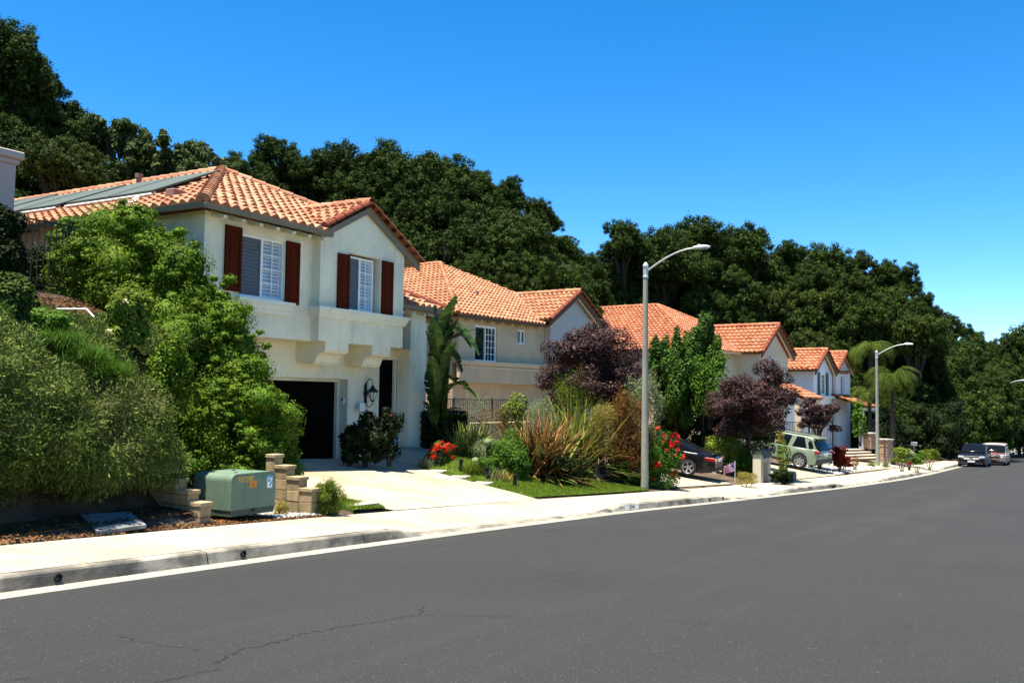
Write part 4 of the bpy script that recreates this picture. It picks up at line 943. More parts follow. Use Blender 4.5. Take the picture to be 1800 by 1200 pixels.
for (x0, x1, y0, y1, D0, D1, R, st) in ((-10,110,120,340,36,42,2.3,52), (120,430,285,350,34,42,2.0,56), (430,1000,290,440,52,59,2.4,54), (640,1030,400,545,52,56,2.4,56),
        (1030,1620,430,620,83,90,3.3,56), (1330,1740,570,690,84,96,3.1,56), (1500,1640,490,560,94,98,3.2,56)):
    y = y0
    while y < y1:
        x = x0
        while x < x1:
            fill.append((x+rnd.uniform(-20,20), y+rnd.uniform(-20,20), D1-(D1-D0)*(y-y0)/(y1-y0)+rnd.uniform(-3,3), R*rnd.uniform(.75,1.3))); x += st
        y += st*.9
for (px, py, D, R) in fill:
    # only below the skyline
    sk = np.interp(px, [q[0] for q in named], [q[1] for q in named])
    if py < sk+35: py = sk+35+rnd.uniform(0,15)
    if 985 < px < 1085 and py < 480: py = 480+rnd.uniform(0,20)
    tree(px, py, D, R, LAB, 'pale' if rnd.random() < .22 else 'oak', 'oaks on the wooded hillside')
for (px, py, D, R) in ((1030,440,72,1.7),(1065,450,85,2.6),(1040,480,74,2.4),(1110,455,87,3.0),(1150,470,88,3.2),(1190,455,90,3.4),(1080,500,84,3.0),(1140,520,86,3.2)): tree(px, py, D, R, LAB, 'oak', 'oaks on the wooded hillside')
LAB2 = 'dark shady street tree right of the palms, its crown hanging over the verge'
for (px, py, D, R) in ((1640,610,88,4.6),(1690,600,96,4.6),(1720,640,100,4.8),(1765,625,104,4.6),(1800,640,108,5),(1600,660,84,3.8),(1660,680,84,3.8),(1700,700,92,4),(1750,700,98,3.6),(1790,710,104,3.6),(1570,690,80,3.0),(1530,640,84,3.6),(1840,650,110,6),(1752,652,86,2.0),(1768,690,86,1.6),(1480,640,82,3.4)):
    tree(px, py, D, R, LAB2, 'oak' if px < 1780 else 'pale', 'street trees at the far end', minh=1.0)
# ---------------------------------------------------------------- near planting
def dep_of(p): return (p-EYE).dot(_F)
def plant_root(name, label, cat, loc, group=None): return thing(name, label, cat, loc, 0, group)
def put(name, V, F, mt, parent):
    me = fast_mesh(name, V-np.array(parent.location), F, mt); o = bpy.data.objects.new(name, me); COL.objects.link(o); o.parent = parent; return o
BLOOM = {}
def shrub(label, px, ytop, ybot, hw, D, mt, leaf=.06, n=5000, name='shrub', cat='shrub', nb=22, aspect=.55, seed=1, flowers=None, group=None, zmin=None, corek=.7, up=.3, spiky=False, stems=True, spread=1.0, down=0.):
    if D is None: D = dep_of(hit(px, ybot))
    b0 = at(px, ybot, D); tp = at(px, ytop, D); rx = hw*D/FPX; h = tp.z-b0.z; loc = Vector((b0.x, b0.y, min(b0.z, max(gz(b0.x,b0.y), b0.z-.5)) if zmin is None else zmin))
    t = plant_root(name, label, cat, tuple(loc), group); r = random.Random(seed); rg = np.random.default_rng(seed); B = []
    c = Vector((b0.x, b0.y, b0.z+h*.52)); B.append((*c, rx*.62, rx*.62*spread, h*.36))
    for i in range(nb):
        while True:
            v = Vector((r.gauss(0,1), r.gauss(0,1), r.gauss(0,1))).normalized()
            if v.z > -.75: break
        if v.z < 0: hh_ = math.hypot(v.x, v.y)+1e-6; g_ = (1-.2*abs(v.z))/hh_; v = Vector((v.x*g_, v.y*g_, v.z*1.1))
        k = r.uniform(.5,.78); q = r.uniform(.2,.38); B.append((c.x+v.x*k*rx, c.y+v.y*k*rx*spread, c.z+v.z*k*h*.52, q*rx, q*rx*spread, q*h*.55))
        if i % 2 == 0:
            k2 = k+q*.7; B.append((c.x+v.x*k2*rx, c.y+v.y*k2*rx*spread, c.z+v.z*k2*h*.5, q*.5*rx, q*.5*rx, q*.4*h*.6))
    for i in range(7):
        a_ = i*.9+seed; B.append((c.x+math.cos(a_)*rx*.6, c.y+math.sin(a_)*rx*.6*spread, b0.z+h*.14, rx*.3, rx*.3, h*.15))
    if spiky: V, F = leaves(B, n, leaf, .18, shell=(.7,1.25), up=.0, out=.1, rg=rg)
    else: V, F = leaves(B, n, leaf, aspect, shell=(.74,1.14), up=up, rg=rg, down=down)
    if spiky: V2, F2 = leaves(B, n, leaf*.9, .22, shell=(.3,.9), up=.0, out=.1, inner=.2, rg=rg); V, F = join((V, F), (V2, F2))
    put('foliage', *(join((V, F), core(B[:1+nb//2], corek)) if not spiky or corek > .52 else (V, F)), mt, t)
    if stems:
        mb = MB()
        for i in range(4): q = i*1.6; mb.tube([(.04*math.cos(q),.04*math.sin(q),-.1),(rx*.25*math.cos(q),rx*.25*math.sin(q),h*.35),(rx*.5*math.cos(q+.3),rx*.5*math.sin(q+.3),h*.62)], [.03,.02,.01], 5)
        mb.build('stem', 'bark', t)
    if flowers:
        fm, fn, fs = flowers
        if fm not in BLOOM:
            V1, F1 = leaves([(0,0,0,1,1,.7)], 26, .85, .8, shell=(.25,1.0), up=.2, inner=0, rg=np.random.default_rng(2)); BLOOM[fm] = fast_mesh('bloom', V1, F1, fm)
        for j in range(min(fn, 96)):
            bb = B[r.randrange(1, len(B))]; v = Vector((r.gauss(0,1)-.45, r.gauss(0,1)-.75, abs(r.gauss(0,1))*.9+.15)).normalized(); s_ = fs*r.uniform(.6,1.25)
            o = bpy.data.objects.new('bloom', BLOOM[fm]); COL.objects.link(o); o.parent = t; o.location = Vector((bb[0]+v.x*bb[3]*1.14, bb[1]+v.y*bb[4]*1.14, bb[2]+v.z*bb[5]*1.14))-loc; o.scale = (s_,)*3; o.rotation_euler = (r.uniform(0,3), r.uniform(0,3), r.uniform(0,3))
    return t
def blades(n, L, W, spread, bend, rg, seg=4, c=(0,0,0), tuft=.1, az=None, lean=None, fold=0.):
    """curved tapering blades: spread = how far from upright (rad), bend = extra droop along the blade"""
    a = rg.uniform(0, 2*np.pi, n) if az is None else rg.uniform(az[0], az[1], n)
    th = np.abs(rg.normal(0, .55, n))*spread+.04; th = np.minimum(th, 1.5)
    ln = L*rg.uniform(.6,1.1,n); w_ = W*rg.uniform(.7,1.2,n); bd = bend*rg.uniform(.3,1.5,n)
    p = np.stack([c[0]+rg.normal(0,tuft,n), c[1]+rg.normal(0,tuft,n), np.full(n, c[2])], 1)
    s = np.stack([-np.sin(a+rg.normal(0,.5,n)), np.cos(a), np.zeros(n)], 1); s = unit(s); rows = []
    for k in range(seg+1):
        t = k/seg; ww = (w_*(1-(t**2.2)*.92)*(.6+.4*min(1,t*4)))[:,None]; rows.append((p-s*ww/2, p+s*ww/2))
        ang = th+bd*(t**1.3); d = np.stack([np.cos(a)*np.sin(ang), np.sin(a)*np.sin(ang), np.cos(ang)], 1); p = p+d*(ln/seg)[:,None]
    V = np.stack([q for r_ in rows for q in r_], 1).reshape(-1,3); m_ = 2*(seg+1); base = (np.arange(n)*m_)[:,None]
    F = np.concatenate([base+np.array([2*k, 2*k+1, 2*k+3, 2*k+2]) for k in range(seg)], 0); return V, F
def tuft(label, px, ybase, D, L, W, spread, bend, n, mt, name='ornamental_grass', cat='grass clump', seed=1, group=None, mt2=None, n2=0, z=None, part='blades', tf=.1, part2='dry_blades'):
    p = hit(px, ybase) if D is None else at(px, ybase, D)
    if z is not None: p.z = z
    t = plant_root(name, label, cat, tuple(p), group); rg = np.random.default_rng(seed)
    V, F = blades(n, L, W, spread, bend, rg, c=p, tuft=tf); put(part, V, F, mt, t)
    if mt2: V, F = blades(n2, L*.93, W, spread*1.1, bend*1.2, rg, c=p, tuft=tf*1.2); put(part2, V, F, mt2, t)
    return t
# --- the planted bank at the left: a continuous mat of fine grey green shrubs hanging over the foot of the slope
from mathutils import noise as mnoise
_BP = [(12.6,.38),(11.95,.34),(11.45,.48),(11.22,.85),(11.40,1.38),(11.9,1.80),(12.7,2.15),(13.6,2.52),(14.6,2.86),(15.6,3.06),(17.0,3.5)]
_bd = [0]
for i in range(1, len(_BP)): _bd.append(_bd[-1]+math.dist(_BP[i-1], _BP[i]))
def bankpt(x, s):
    """point of the shrub mat: x along the street, s (m) up the bank from its hanging underside"""
    y = float(np.interp(s, _bd, [p[0] for p in _BP])); z = float(np.interp(s, _bd, [p[1] for p in _BP]))
    if x > 9.2: y += .95*sm((x-9.2)/.95)**2*(1 if s < 3 else max(0, 1-(s-3)/1.5))
    if x < 10.2: z += .46*sm((9.0-x)/1.5)*sm((s-1.6)/1.6)
    return Vector((x, y, z))
def banksurf(x, s):
    p = bankpt(x, s); a, b = bankpt(x+.05, s)-p, bankpt(x, s+.06)-p; n = a.cross(b).normalized()
    d = .34*mnoise.noise(p*1.1)+.24*mnoise.noise(p*2.7+Vector((5,1,2)))+.13*mnoise.noise(p*6.5)
    return p+n*d, n
def bankok(x, s, y): return not ((x > 10.1 and y < 13.75) or (x > 9.9 and y > 15.3) or x > 12.3)
S1 = _bd[-1]; NX, NS = 150, 92; X0, X1_ = 2.0, 12.4; G = [[banksurf(X0+(X1_-X0)*i/NX, S1*j/NS) for j in range(NS+1)] for i in range(NX+1)]
mb = MB(); V = np.array([[tuple(G[i][j][0]-G[i][j][1]*.09) for j in range(NS+1)] for i in range(NX+1)]).reshape(-1,3)
F = np.array([(i*(NS+1)+j, i*(NS+1)+j+1, (i+1)*(NS+1)+j+1, (i+1)*(NS+1)+j) for i in range(NX) for j in range(NS) if bankok(X0+(X1_-X0)*i/NX, 0, G[i][j][0].y)])
GP = np.array([[tuple(q[0]) for q in r_] for r_ in G]); GN = np.array([[tuple(q[1]) for q in r_] for r_ in G])
eu = np.gradient(GP, axis=0); ev = np.gradient(GP, axis=1); TN = np.cross(eu, ev); TN /= np.linalg.norm(TN, axis=2, keepdims=True)
def mat_leaves(n, size, aspect, rg, lift=(-.06,.10), droop=.0, curl=.45, mask=None, x0=X0):
    u = rg.uniform((x0-X0)/(X1_-X0), 1, n*2)*NX; v = rg.uniform(0, 1, n*2)*NS; i0, j0 = np.minimum(u.astype(int), NX-1), np.minimum(v.astype(int), NS-1); fu, fv = (u-i0)[:,None], (v-j0)[:,None]
    P = GP[i0,j0]*(1-fu)*(1-fv)+GP[i0+1,j0]*fu*(1-fv)+GP[i0,j0+1]*(1-fu)*fv+GP[i0+1,j0+1]*fu*fv; N = TN[i0,j0]
    x, y = P[:,0], P[:,1]; ok = ~(((x > 10.1) & (y < 13.75)) | ((x > 9.9) & (y > 15.3+.15*np.sin(x*7))) | (x > 12.3))
    if mask is not None: ok &= mask(P)
    P, N = P[ok][:n], N[ok][:n]; n = len(P); P = P+N*rg.uniform(*lift, n)[:,None]
    t = unit(N*.75+rg.normal(size=(n,3))*.6+np.array([0,-.15,.25-droop])); nn = unit(N+rg.normal(size=(n,3))*curl); s = unit(np.cross(nn, t)); nn = np.cross(t, s)
    L = size*rg.uniform(.5,1.4,n)[:,None]; W = L*aspect*.5; Q = np.empty((n,4,3)); Q[:,0] = P-t*L*.3; Q[:,1] = P+s*W+t*L*.2; Q[:,2] = P+t*L*.7; Q[:,3] = P-s*W+t*L*.2
    return Q.reshape(-1,3), np.arange(4*n).reshape(-1,4)
rg = np.random.default_rng(5)
def bank_obj(name, label, VF, mt):
    o = bpy.data.objects.new(name, fast_mesh(name, *VF, mt)); COL.objects.link(o); return stuff(o, label)
bank_obj('bank_planting', 'dense green shrub cover spilling down the bank at the left', join(mat_leaves(280000, .056, .26, rg), (V, F)), 'sage')
bank_obj('bank_planting', 'straw coloured new tips on the green bank shrubs', mat_leaves(20000, .075, .18, rg, lift=(.02,.16), mask=lambda P: (np.sin(P[:,0]*1.9)+np.sin(P[:,1]*3.1+P[:,2]*2.3) > -.4)), 'sagetip')
bank_obj('bank_planting', 'fringe of twigs hanging at the lower edge of the bank shrubs', mat_leaves(26000, .10, .16, rg, lift=(-.12,.16), droop=.9, mask=lambda P: (P[:,2] < .95+.2*np.sin(P[:,0]*5)*np.sin(P[:,0]*2.1)) & (P[:,1] < 13)), 'sage')
# --- creepers over the retaining wall beside the driveway: three masses
def mass(label, cells, mt, leaf, n, seed, name='creeper', aspect=.6, corek=.8, extra=None, tips=None):
    rr = random.Random(seed); B = []
    for (x, y, z0, z1, q) in cells:
        z = z0
        while z <= z1-q*.5:
            B.append((x+rr.uniform(-.22,.22), y+rr.uniform(-.22,.22), z+q*.3, q*rr.uniform(.8,1.1), q*rr.uniform(.8,1.1), q*rr.uniform(.7,.95))); 
            for _ in range(14): a_ = rr.uniform(0,6.28); e = q*rr.uniform(.16,.30); f_ = rr.uniform(.75,1.05); B.append((x+math.cos(a_)*q*f_, y+math.sin(a_)*q*f_, z+q*.3+rr.uniform(-.5,.75)*q, e, e, e*.65))
            z += q*.95
    t = plant_root(name, label, 'creeper', (cells[0][0], cells[0][1], cells[0][2])); rg = np.random.default_rng(seed)
    put('foliage', *join(leaves(B, n, leaf, aspect, shell=(.74,1.16), up=.3, rg=rg, down=.25), core(B, corek)), mt, t)
    if tips:
        V, F = leaves(B, tips[1], tips[2], .35, shell=(1.02,1.32), up=.1, out=.1, rg=rg, inner=.98); put('new_shoots', V, F, tips[0], t)
    return t
mass('tall bright green creeper banked against the cream house wall, below the solar panels', [(12.35,17.9,3.4,5.15,.55),(12.5,17.2,3.3,5.35,.6),(12.55,16.5,2.6,5.3,.62),(12.7,15.9,2.2,4.9,.6),(12.75,15.3,1.8,4.4,.6),(12.9,14.75,1.2,3.9,.58),(12.1,16.3,2.9,4.7,.6),(12.2,15.4,2.6,3.9,.55),(11.9,17.3,3.5,4.9,.5),(13.0,15.7,2.5,4.55,.45),(13.0,15.0,1.8,4.0,.45),(12.95,16.6,3.0,5.1,.45),(12.4,14.8,2.2,3.6,.45)], 'vine', .055, 100000, 3, tips=('lime', 4500, .05))
mass('bright green creeper rising in the middle, beside the left edge of the garage', [(12.95,14.2,.9,3.35,.55),(13.0,13.7,.5,2.85,.5),(12.5,14.1,1.3,3.0,.5),(12.1,14.5,1.6,3.0,.5),(13.05,14.4,1.5,3.5,.4),(12.7,13.4,.8,2.5,.42)], 'vine', .05, 52000, 4, tips=('lime', 3000, .05))
mass('lowest bright green creeper, drooping behind the green transformer cabinet', [(12.95,13.1,-.1,1.75,.5),(12.6,13.2,.2,1.95,.48),(12.1,13.4,.7,1.9,.42),(13.15,12.7,-.2,1.3,.36),(12.9,12.55,-.2,1.35,.35),(12.75,12.8,.3,1.65,.4),(12.3,13.0,.2,1.8,.35),(12.25,12.55,-.1,1.1,.25),(11.7,13.4,.3,1.7,.3)], 'vine', .045, 52000, 5, tips=('lime', 3000, .045))
# upper left shrubs round the railing
shrub('dark leafy shrub under the pink chimney, at the left photo edge', -12, 345, 520, 58, 16.5, 'vinedark', .09, 15000, seed=4, nb=26)
shrub('light green vine climbing behind the black railing', 142, 380, 470, 58, 20.3, 'green', .11, 3200, name='vine', cat='vine', seed=6, corek=.3, nb=26)
shrub('dark glossy shrub in shade behind the black railing', 110, 430, 512, 75, 20.2, 'vinedark', .08, 7000, seed=7)
shrub('rose bush with white blooms beside the bare soil patch', 222, 492, 605, 40, 15.2, 'lime', .07, 4200, name='rose_bush', seed=8, corek=.35, nb=26, flowers=('white_fl', 9, .05))
shrub('leafy arching shrub at the left edge, just above the grey green bank', 15, 470, 580, 60, 14.8, 'oak2', .08, 7000, seed=9, corek=.6)
shrub('mid green shrub between the rose bush and the creeper', 292, 585, 725, 48, 14.8, 'vine', .06, 6000, seed=10, corek=.6)
shrub('low shrub of round green leaves below the bare soil', 90, 540, 600, 45, 14.0, 'green', .06, 3200, seed=11)
for (px, py, D, lab, L_, n_) in ((150,632,13.6,'bright green fine grass clump lying over in the middle of the bank',.30,4200),):
    p = at(px, py, D); t = plant_root('ornamental_grass', lab, 'grass clump', tuple(p)); rg = np.random.default_rng(3)
    Vs = [blades(n_//3, L_, .009, 1.6, 1.3, rg, c=(p.x+dx, p.y+dy, p.z+dz), tuft=.16, seg=5) for dx, dy, dz in ((0,0,0),(.18,-.22,-.22),(-.22,.3,.22))]; put('blades', *join(*Vs), 'green', t)
# --- in front of the house
p = onY(655, 800, 16.1)
DP = 'potted plants at the front door'
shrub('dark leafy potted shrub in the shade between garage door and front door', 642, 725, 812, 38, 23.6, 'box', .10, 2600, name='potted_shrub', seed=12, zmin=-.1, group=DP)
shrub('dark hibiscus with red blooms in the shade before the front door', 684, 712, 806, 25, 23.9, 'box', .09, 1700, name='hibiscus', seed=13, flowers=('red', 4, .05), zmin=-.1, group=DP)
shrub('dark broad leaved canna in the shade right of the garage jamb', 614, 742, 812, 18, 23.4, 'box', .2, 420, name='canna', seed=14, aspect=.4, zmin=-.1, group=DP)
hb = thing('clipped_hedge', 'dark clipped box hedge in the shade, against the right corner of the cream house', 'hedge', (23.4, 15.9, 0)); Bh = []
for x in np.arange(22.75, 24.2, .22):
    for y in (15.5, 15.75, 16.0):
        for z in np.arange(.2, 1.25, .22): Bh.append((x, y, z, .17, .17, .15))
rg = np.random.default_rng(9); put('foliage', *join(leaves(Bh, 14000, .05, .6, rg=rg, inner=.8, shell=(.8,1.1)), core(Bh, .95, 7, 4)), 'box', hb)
# giant bird of paradise
bp = thing('bird_of_paradise', 'giant bird of paradise with torn paddle leaves at the right corner of the cream house', 'plant', (24.6, 16.6, 0)); r = random.Random(4)
st, lf = MB(), MB(); bs = Vector((24.6, 16.6, 0))
def paddle(mb, base, tip, w_, droop, side, rr):
    base, tip = Vector(base), Vector(tip); n = 11; pr = None; L = (tip-base).length; d = (tip-base).normalized()
    s = d.cross(Vector((0,0,1))); s = s.normalized() if s.length > .01 else Vector((1,0,0)); up = s.cross(d)
    pts = []
    for i in range(n+1):
        t = i/n; c = base.lerp(tip, t)-Vector((0,0,1))*droop*t*t; w = w_*(math.sin(math.pi*min(1,t*.93+.05))**.7); pts.append((c, w))
    for sgn in (1, -1):
        for i in range(n):
            (c0, w0), (c1, w1) = pts[i], pts[i+1]; f = rr.uniform(-.25,.15)
            q = [c0, c1, c1+(s*sgn*w1+up*(w1*.35+f*w1)), c0+(s*sgn*w0*.94+up*(w0*.35+f*w0))]
            mb.quad(*[tuple(v) for v in q])
targets = [((803,520),(770,600),.26),((838,578),(778,604),.24),((828,612),(790,572),.2),((842,625),(795,560),.18),((760,560),(772,640),.25),((812,655),(785,612),.22),((838,700),(780,660),.2),((760,605),(768,680),.24),((822,672),(782,690),.2),((752,650),(762,720),.22),((806,560),(775,625),.2),((785,640),(770,700),.26),((755,690),(765,745),.2),((800,600),(778,655),.2),((775,575),(768,650),.2),((762,535),(765,610),.24),((748,580),(762,655),.22),((790,545),(772,615),.22),((825,590),(785,600),.2),((758,625),(765,700),.22),((800,680),(778,705),.2),((770,640),(768,705),.22),((745,705),(760,745),.2),((812,720),(782,728),.18)]
for (tp, mid, w_) in targets:
    D = 26.3+r.uniform(-.5,.6); T = at(*tp, D+r.uniform(-.3,.3)); m0 = at(*mid, 26.3); dr_ = r.uniform(.0,.25) if tp[1] < 600 else .35
    st.tube([bs+Vector((r.uniform(-.15,.15), r.uniform(-.15,.15), 0)), bs.lerp(m0, .6), m0], [.045,.03,.018], 5); paddle(lf, m0, T+Vector((0,0,dr_)), w_*1.0, dr_, 1, r)
lf.build('paddle_leaves', 'banana', bp, world=True); st.build('stem', 'banana', bp, world=True)
# garden wall, railing, bench
GA, GB = Vector((23.9,17.3,0)), Vector((30.3,16.6,0)); dG = (GB-GA); rzG = math.atan2(dG.y, dG.x); LG = dG.length
gw = thing('garden_wall', 'low tan plastered wall carrying the brown railing behind the spiky plants', 'wall', (GA.x, GA.y, -.6), rzG)
MB().box(0, LG, 0, .2, 0, 1.28, .015).build('wall_face', 'stucco2', gw); MB().box(-.04, LG+.04, -.04, .24, 1.281, 1.34, .01).build('coping', 'trim2', gw)
def railing(label, loc, rz, L, H, sp, mt, name='iron_railing', post=2.4, rail=.03, pk=.016, group=None, slope=0.):
    f = thing(name, label, 'railing', loc, rz, group); m_ = MB()
    for z in (.08, H-.05): MB().box(0, L, -.015, .015, z-rail/2, z+rail/2).build('rail', mt, f)
    n = int(L/sp)
    for i in range(min(n, 90)):
        x = (i+.5)*L/n
        q = MB().box(x-pk/2, x+pk/2, -pk/2, pk/2, .10, H-.07); q.build('picket', mt, f)
    k = max(1, int(round(L/post)))
    for i in range(k+1): x = L*i/k; MB().box(x-.025, x+.025, -.025, .025, -.05, H+.02).build('post', mt, f)
    return f
railing('brown iron railing on the low tan wall, seen through the garden plants', (GA.x, GA.y+.1, .735), rzG, LG, .87, .105, 'ironbrown')
railing('black iron railing at the top of the bank, under the solar panels', (10.55, 17.3, 3.72), 0, 2.2, 1.42, .125, 'iron', post=1.1)
railing('iron railing before the bright white wall, behind the green parked car', (at(1378,772,46).x, at(1378,772,46).y, -.75), R_(-20), 4.6, 1.35, .14, 'iron')
bl = at(828, 752, 29.8); bn = thing('garden_bench', 'metal bench with an arched lattice back, behind the brown railing', 'bench', (bl.x, bl.y, .15), rzG)
m_ = MB(); N = 16
arch = [(-.55+1.1*i/N, .62+.22*math.sin(math.pi*i/N)) for i in range(N+1)]
m_.tube([(a, 0, z) for a, z in arch], .02, 6); m_.tube([(-.55,0,.42),(.55,0,.42)], .02, 6); m_.tube([(-.55,0,.0),(-.55,0,.62)], .02, 6); m_.tube([(.55,0,.0),(.55,0,.62)], .02, 6)
for i in range(-8, 12):
    for sg in (1, -1):
        pts = []
        for k in range(13):
            x = i*.11+sg*k*.035; z = .42+k*.035
            if -.55 <= x <= .55 and z < .62+.22*math.sin(math.pi*(x+.55)/1.1): pts.append((x, 0, z))
        if len(pts) > 1: m_.tube([pts[0], pts[-1]], .007, 4, False)
m_.build('lattice_back', 'iron', bn)
m_ = MB(); 
for k in range(7): m_.box(-.53, .53, -.50+k*.07, -.455+k*.07, .40, .42)
m_.build('seat', 'iron', bn)
for (a, b) in ((-.53,-.48),(.53,-.48)): m_ = MB(); m_.tube([(a,b,0),(a,b,.62),(a,-.02,.64)], .018, 6); m_.build('leg', 'iron', bn)
# --- garden plants right of the driveway
shrub('pot of scarlet geraniums at the corner of the driveway', 775, 776, 808, 25, None, 'green', .06, 1600, name='geranium', cat='flowers', seed=21, flowers=('red', 60, .075), corek=.5)
m_ = MB(); pg_ = hit(773, 814); gp = thing('flower_pot', 'black pot under the scarlet geraniums', 'flower pot', tuple(pg_)); m_.lathe((0,0,0), [(0,0),(.13,0),(.17,.26),(.19,.26),(.19,.30),(.16,.30),(.15,.2),(0,.2)], 14); m_.build('pot', 'black', gp)
FZ = 'blue fescue tufts along the lawn edge'
tuft('pale blue fescue tuft nearest the driveway corner, left of the geraniums', 751, 819, None, .30, .010, 1.5, .7, 700, 'blue', seed=2, group=FZ)
tuft('yellow green mounded tuft behind the first garden light', 832, 830, None, .38, .012, 1.5, .7, 900, 'lime', seed=3)
tuft('pale fescue tuft between the second and third garden light', 868, 840, None, .34, .010, 1.5, .8, 700, 'blue', seed=4, group=FZ)
tuft('straw coloured flopping tuft at the lawn edge, right of the second garden light', 884, 845, None, .34, .010, 1.6, .9, 500, 'yellow', seed=5)
tuft('dark green spiky clump behind the geraniums', 826, 805, None, 1.1, .032, 1.35, .5, 620, 'strap', name='strap_leaf_plant', cat='plant', seed=6, z=None, tf=.18)
shrub('fine silvery shrub between the spiky clump and the round green bush', 858, 766, 824, 34, None, 'grey', .05, 3200, seed=22, spiky=True)
shrub('round fresh green bush in front of the bronze spiky clump', 895, 757, 838, 40, None, 'green', .055, 8500, seed=23, corek=.78)
shrub('small fresh green bush low to the left of the round one', 862, 797, 836, 24, None, 'green', .05, 2500, seed=24)
tuft('bronze flax clump with drooping brown sword leaves, in front of the greener one', 948, 838, None, 1.95, .07, 1.6, .5, 420, 'strapb', name='flax_plant', cat='plant', seed=7, mt2='strap', n2=60, z=None, tf=.28, part2='green_blades')
tuft('large green and yellow flax clump, behind and right of the bronze one', 1010, 826, None, 2.5, .08, 1.45, .5, 460, 'strap', name='flax_plant', cat='plant', seed=8, mt2='strapb', n2=150, z=None, tf=.3)
tuft('low fanned flax leaves at the foot of the large clump', 1000, 842, None, 1.0, .045, 1.6, .4, 70, 'strap', name='flax_plant', cat='plant', seed=9, z=None, tf=.15)
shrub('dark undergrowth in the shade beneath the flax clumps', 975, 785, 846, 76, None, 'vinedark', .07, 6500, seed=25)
shrub('leafy green climber on the middle of the brown railing', 905, 690, 770, 27, 29.5, 'lime', .09, 1500, name='vine', cat='vine', seed=26, corek=.3)
shrub('twiggy flowering weeds standing over the left end of the railing', 835, 690, 760, 45, 28.6, 'grey', .06, 900, seed=27, corek=.05, spiky=True)
shrub('reddish twiggy shrub seen through the railing, left of the climber', 870, 712, 768, 32, 29.4, 'orange', .06, 1400, seed=127, corek=.1, spiky=True)
shrub('wispy grey green shrub right of the climber on the railing', 950, 695, 770, 32, 28.8, 'grey', .07, 2200, seed=28, spiky=True, corek=.4)
shrub('upright green and rust shrub in front of the left plum tree', 1005, 652, 770, 48, 30.6, 'lime', .08, 5000, seed=29, spiky=True, corek=.4)
shrub('rusty orange twiggy shrub left of the near street lamp', 1098, 690, 820, 50, 29.5, 'orange', .09, 7500, seed=30, spiky=True, corek=.55)
shrub('yellow green wispy shrub between the flax and the rusty shrub', 1060, 700, 800, 36, 29.3, 'yellow', .08, 3200, seed=130, spiky=True, corek=.4)
shrub('silvery shrub standing behind the near street lamp', 1132, 655, 780, 40, 30.2, 'grey', .11, 3800, seed=31, spiky=True, corek=.5)
shrub('scarlet flowering rose bush at the foot of the near street lamp', 1152, 757, 858, 46, 29.7, 'green', .055, 14000, name='rose_bush', seed=32, flowers=('red', 96, .085), corek=.72)
shrub('smaller red flowering bush on the lawn side of the near street lamp', 1100, 775, 850, 36, 29.8, 'green', .06, 4500, name='rose_bush', seed=33, flowers=('red', 34, .06), corek=.6)
# --- trees between the houses
def gtree(label, px, ytop, ybot, hw, D, mt, leaf, n, name, seed, lobes=12, trunkpx=None, r=.09, flat=1., group=None, per=8, corek=.6, cat='tree', **k):
    tp = at(px, ytop, D); bt = at(px, ybot, D); R = hw*D/FPX; h = tp.z-bt.z; g0 = min(gz(tp.x, tp.y), bt.z-.3)
    t = plant_root(name, label, cat, (tp.x, tp.y, g0), group); c = Vector((tp.x, tp.y, (tp.z+bt.z)/2)); rg = np.random.default_rng(seed)
    B = [(c.x+b[0], c.y+b[1], c.z+b[2]*h/(2*R), b[3], b[4], b[5]*h/(2*R)) for b in clumps(seed, R, lobes, per, flat, low=-.8, **k)]
    put('crown', *join(leaves(B, n, leaf, .6, shell=(.70,1.2), rg=rg, inner=.7), leaves([b for b in B if b[3] > .2*R], n//5, leaf*2.2, .8, shell=(.15,.86), inner=0., out=.6, rg=rg)), mt, t)
    mb = MB(); rr = random.Random(seed); hc = c.z-g0
    mb.tube([(0,0,-.2),(.03,.02,hc*.4),(-.05,.05,hc*.8)], [r*1.3,r,r*.7], 7)
    for i in range(6): q = i*1.05; mb.tube([(0,0,hc*(.45+.05*i)),(R*.4*math.cos(q),R*.4*math.sin(q),hc*(.8+.03*i)),(R*.75*math.cos(q),R*.75*math.sin(q),hc*1.15)], [r*.6,r*.35,r*.12], 5)
    mb.build('trunk', 'bark', t); return t
gtree('largest dark purple plum tree, in front of the tan house gable', 1060, 560, 775, 110, 32.3, 'plum', .07, 62000, 'plum_tree', 41, lobes=44, per=7, corek=.45, lr=(.16,.30), reach=(.25,.86), group='purple plum trees')
gtree('dark purple plum tree leaning over the driveway, right of the conifers', 1316, 626, 792, 82, 37.5, 'plum', .075, 42000, 'plum_tree', 42, lobes=36, corek=.45, group='purple plum trees', lr=(.16,.30), reach=(.25,.86))
gtree('small dark purple plum tree behind the green parked car', 1440, 695, 768, 40, 46.0, 'plum', .10, 9000, 'plum_tree', 43, lobes=24, corek=.35, group='purple plum trees', lr=(.14,.26), reach=(.3,.9))
gtree('tall fresh green fern pine, highest of the green trees before the beige house', 1235, 545, 770, 44, 41.0, 'conifer', .12, 30000, 'fern_pine', 44, lobes=18, flat=1.0, corek=.55, lr=(.26,.42), group='fern pines')
gtree('fresh green fern pine left of the tallest one', 1190, 580, 790, 34, 40.0, 'conifer', .11, 20000, 'fern_pine', 45, lobes=16, group='fern pines')
gtree('slim green fern pine tip beside the near street lamp pole', 1158, 572, 760, 24, 41.5, 'conifer', .11, 9000, 'fern_pine', 46, lobes=14, group='fern pines')
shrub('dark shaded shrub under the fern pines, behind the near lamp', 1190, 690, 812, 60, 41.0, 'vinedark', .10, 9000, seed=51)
shrub('leafy climber hanging on the fern pines, left of the leaning plum tree', 1248, 620, 730, 40, 39.3, 'green', .10, 3600, name='vine', cat='vine', seed=52, corek=.2)
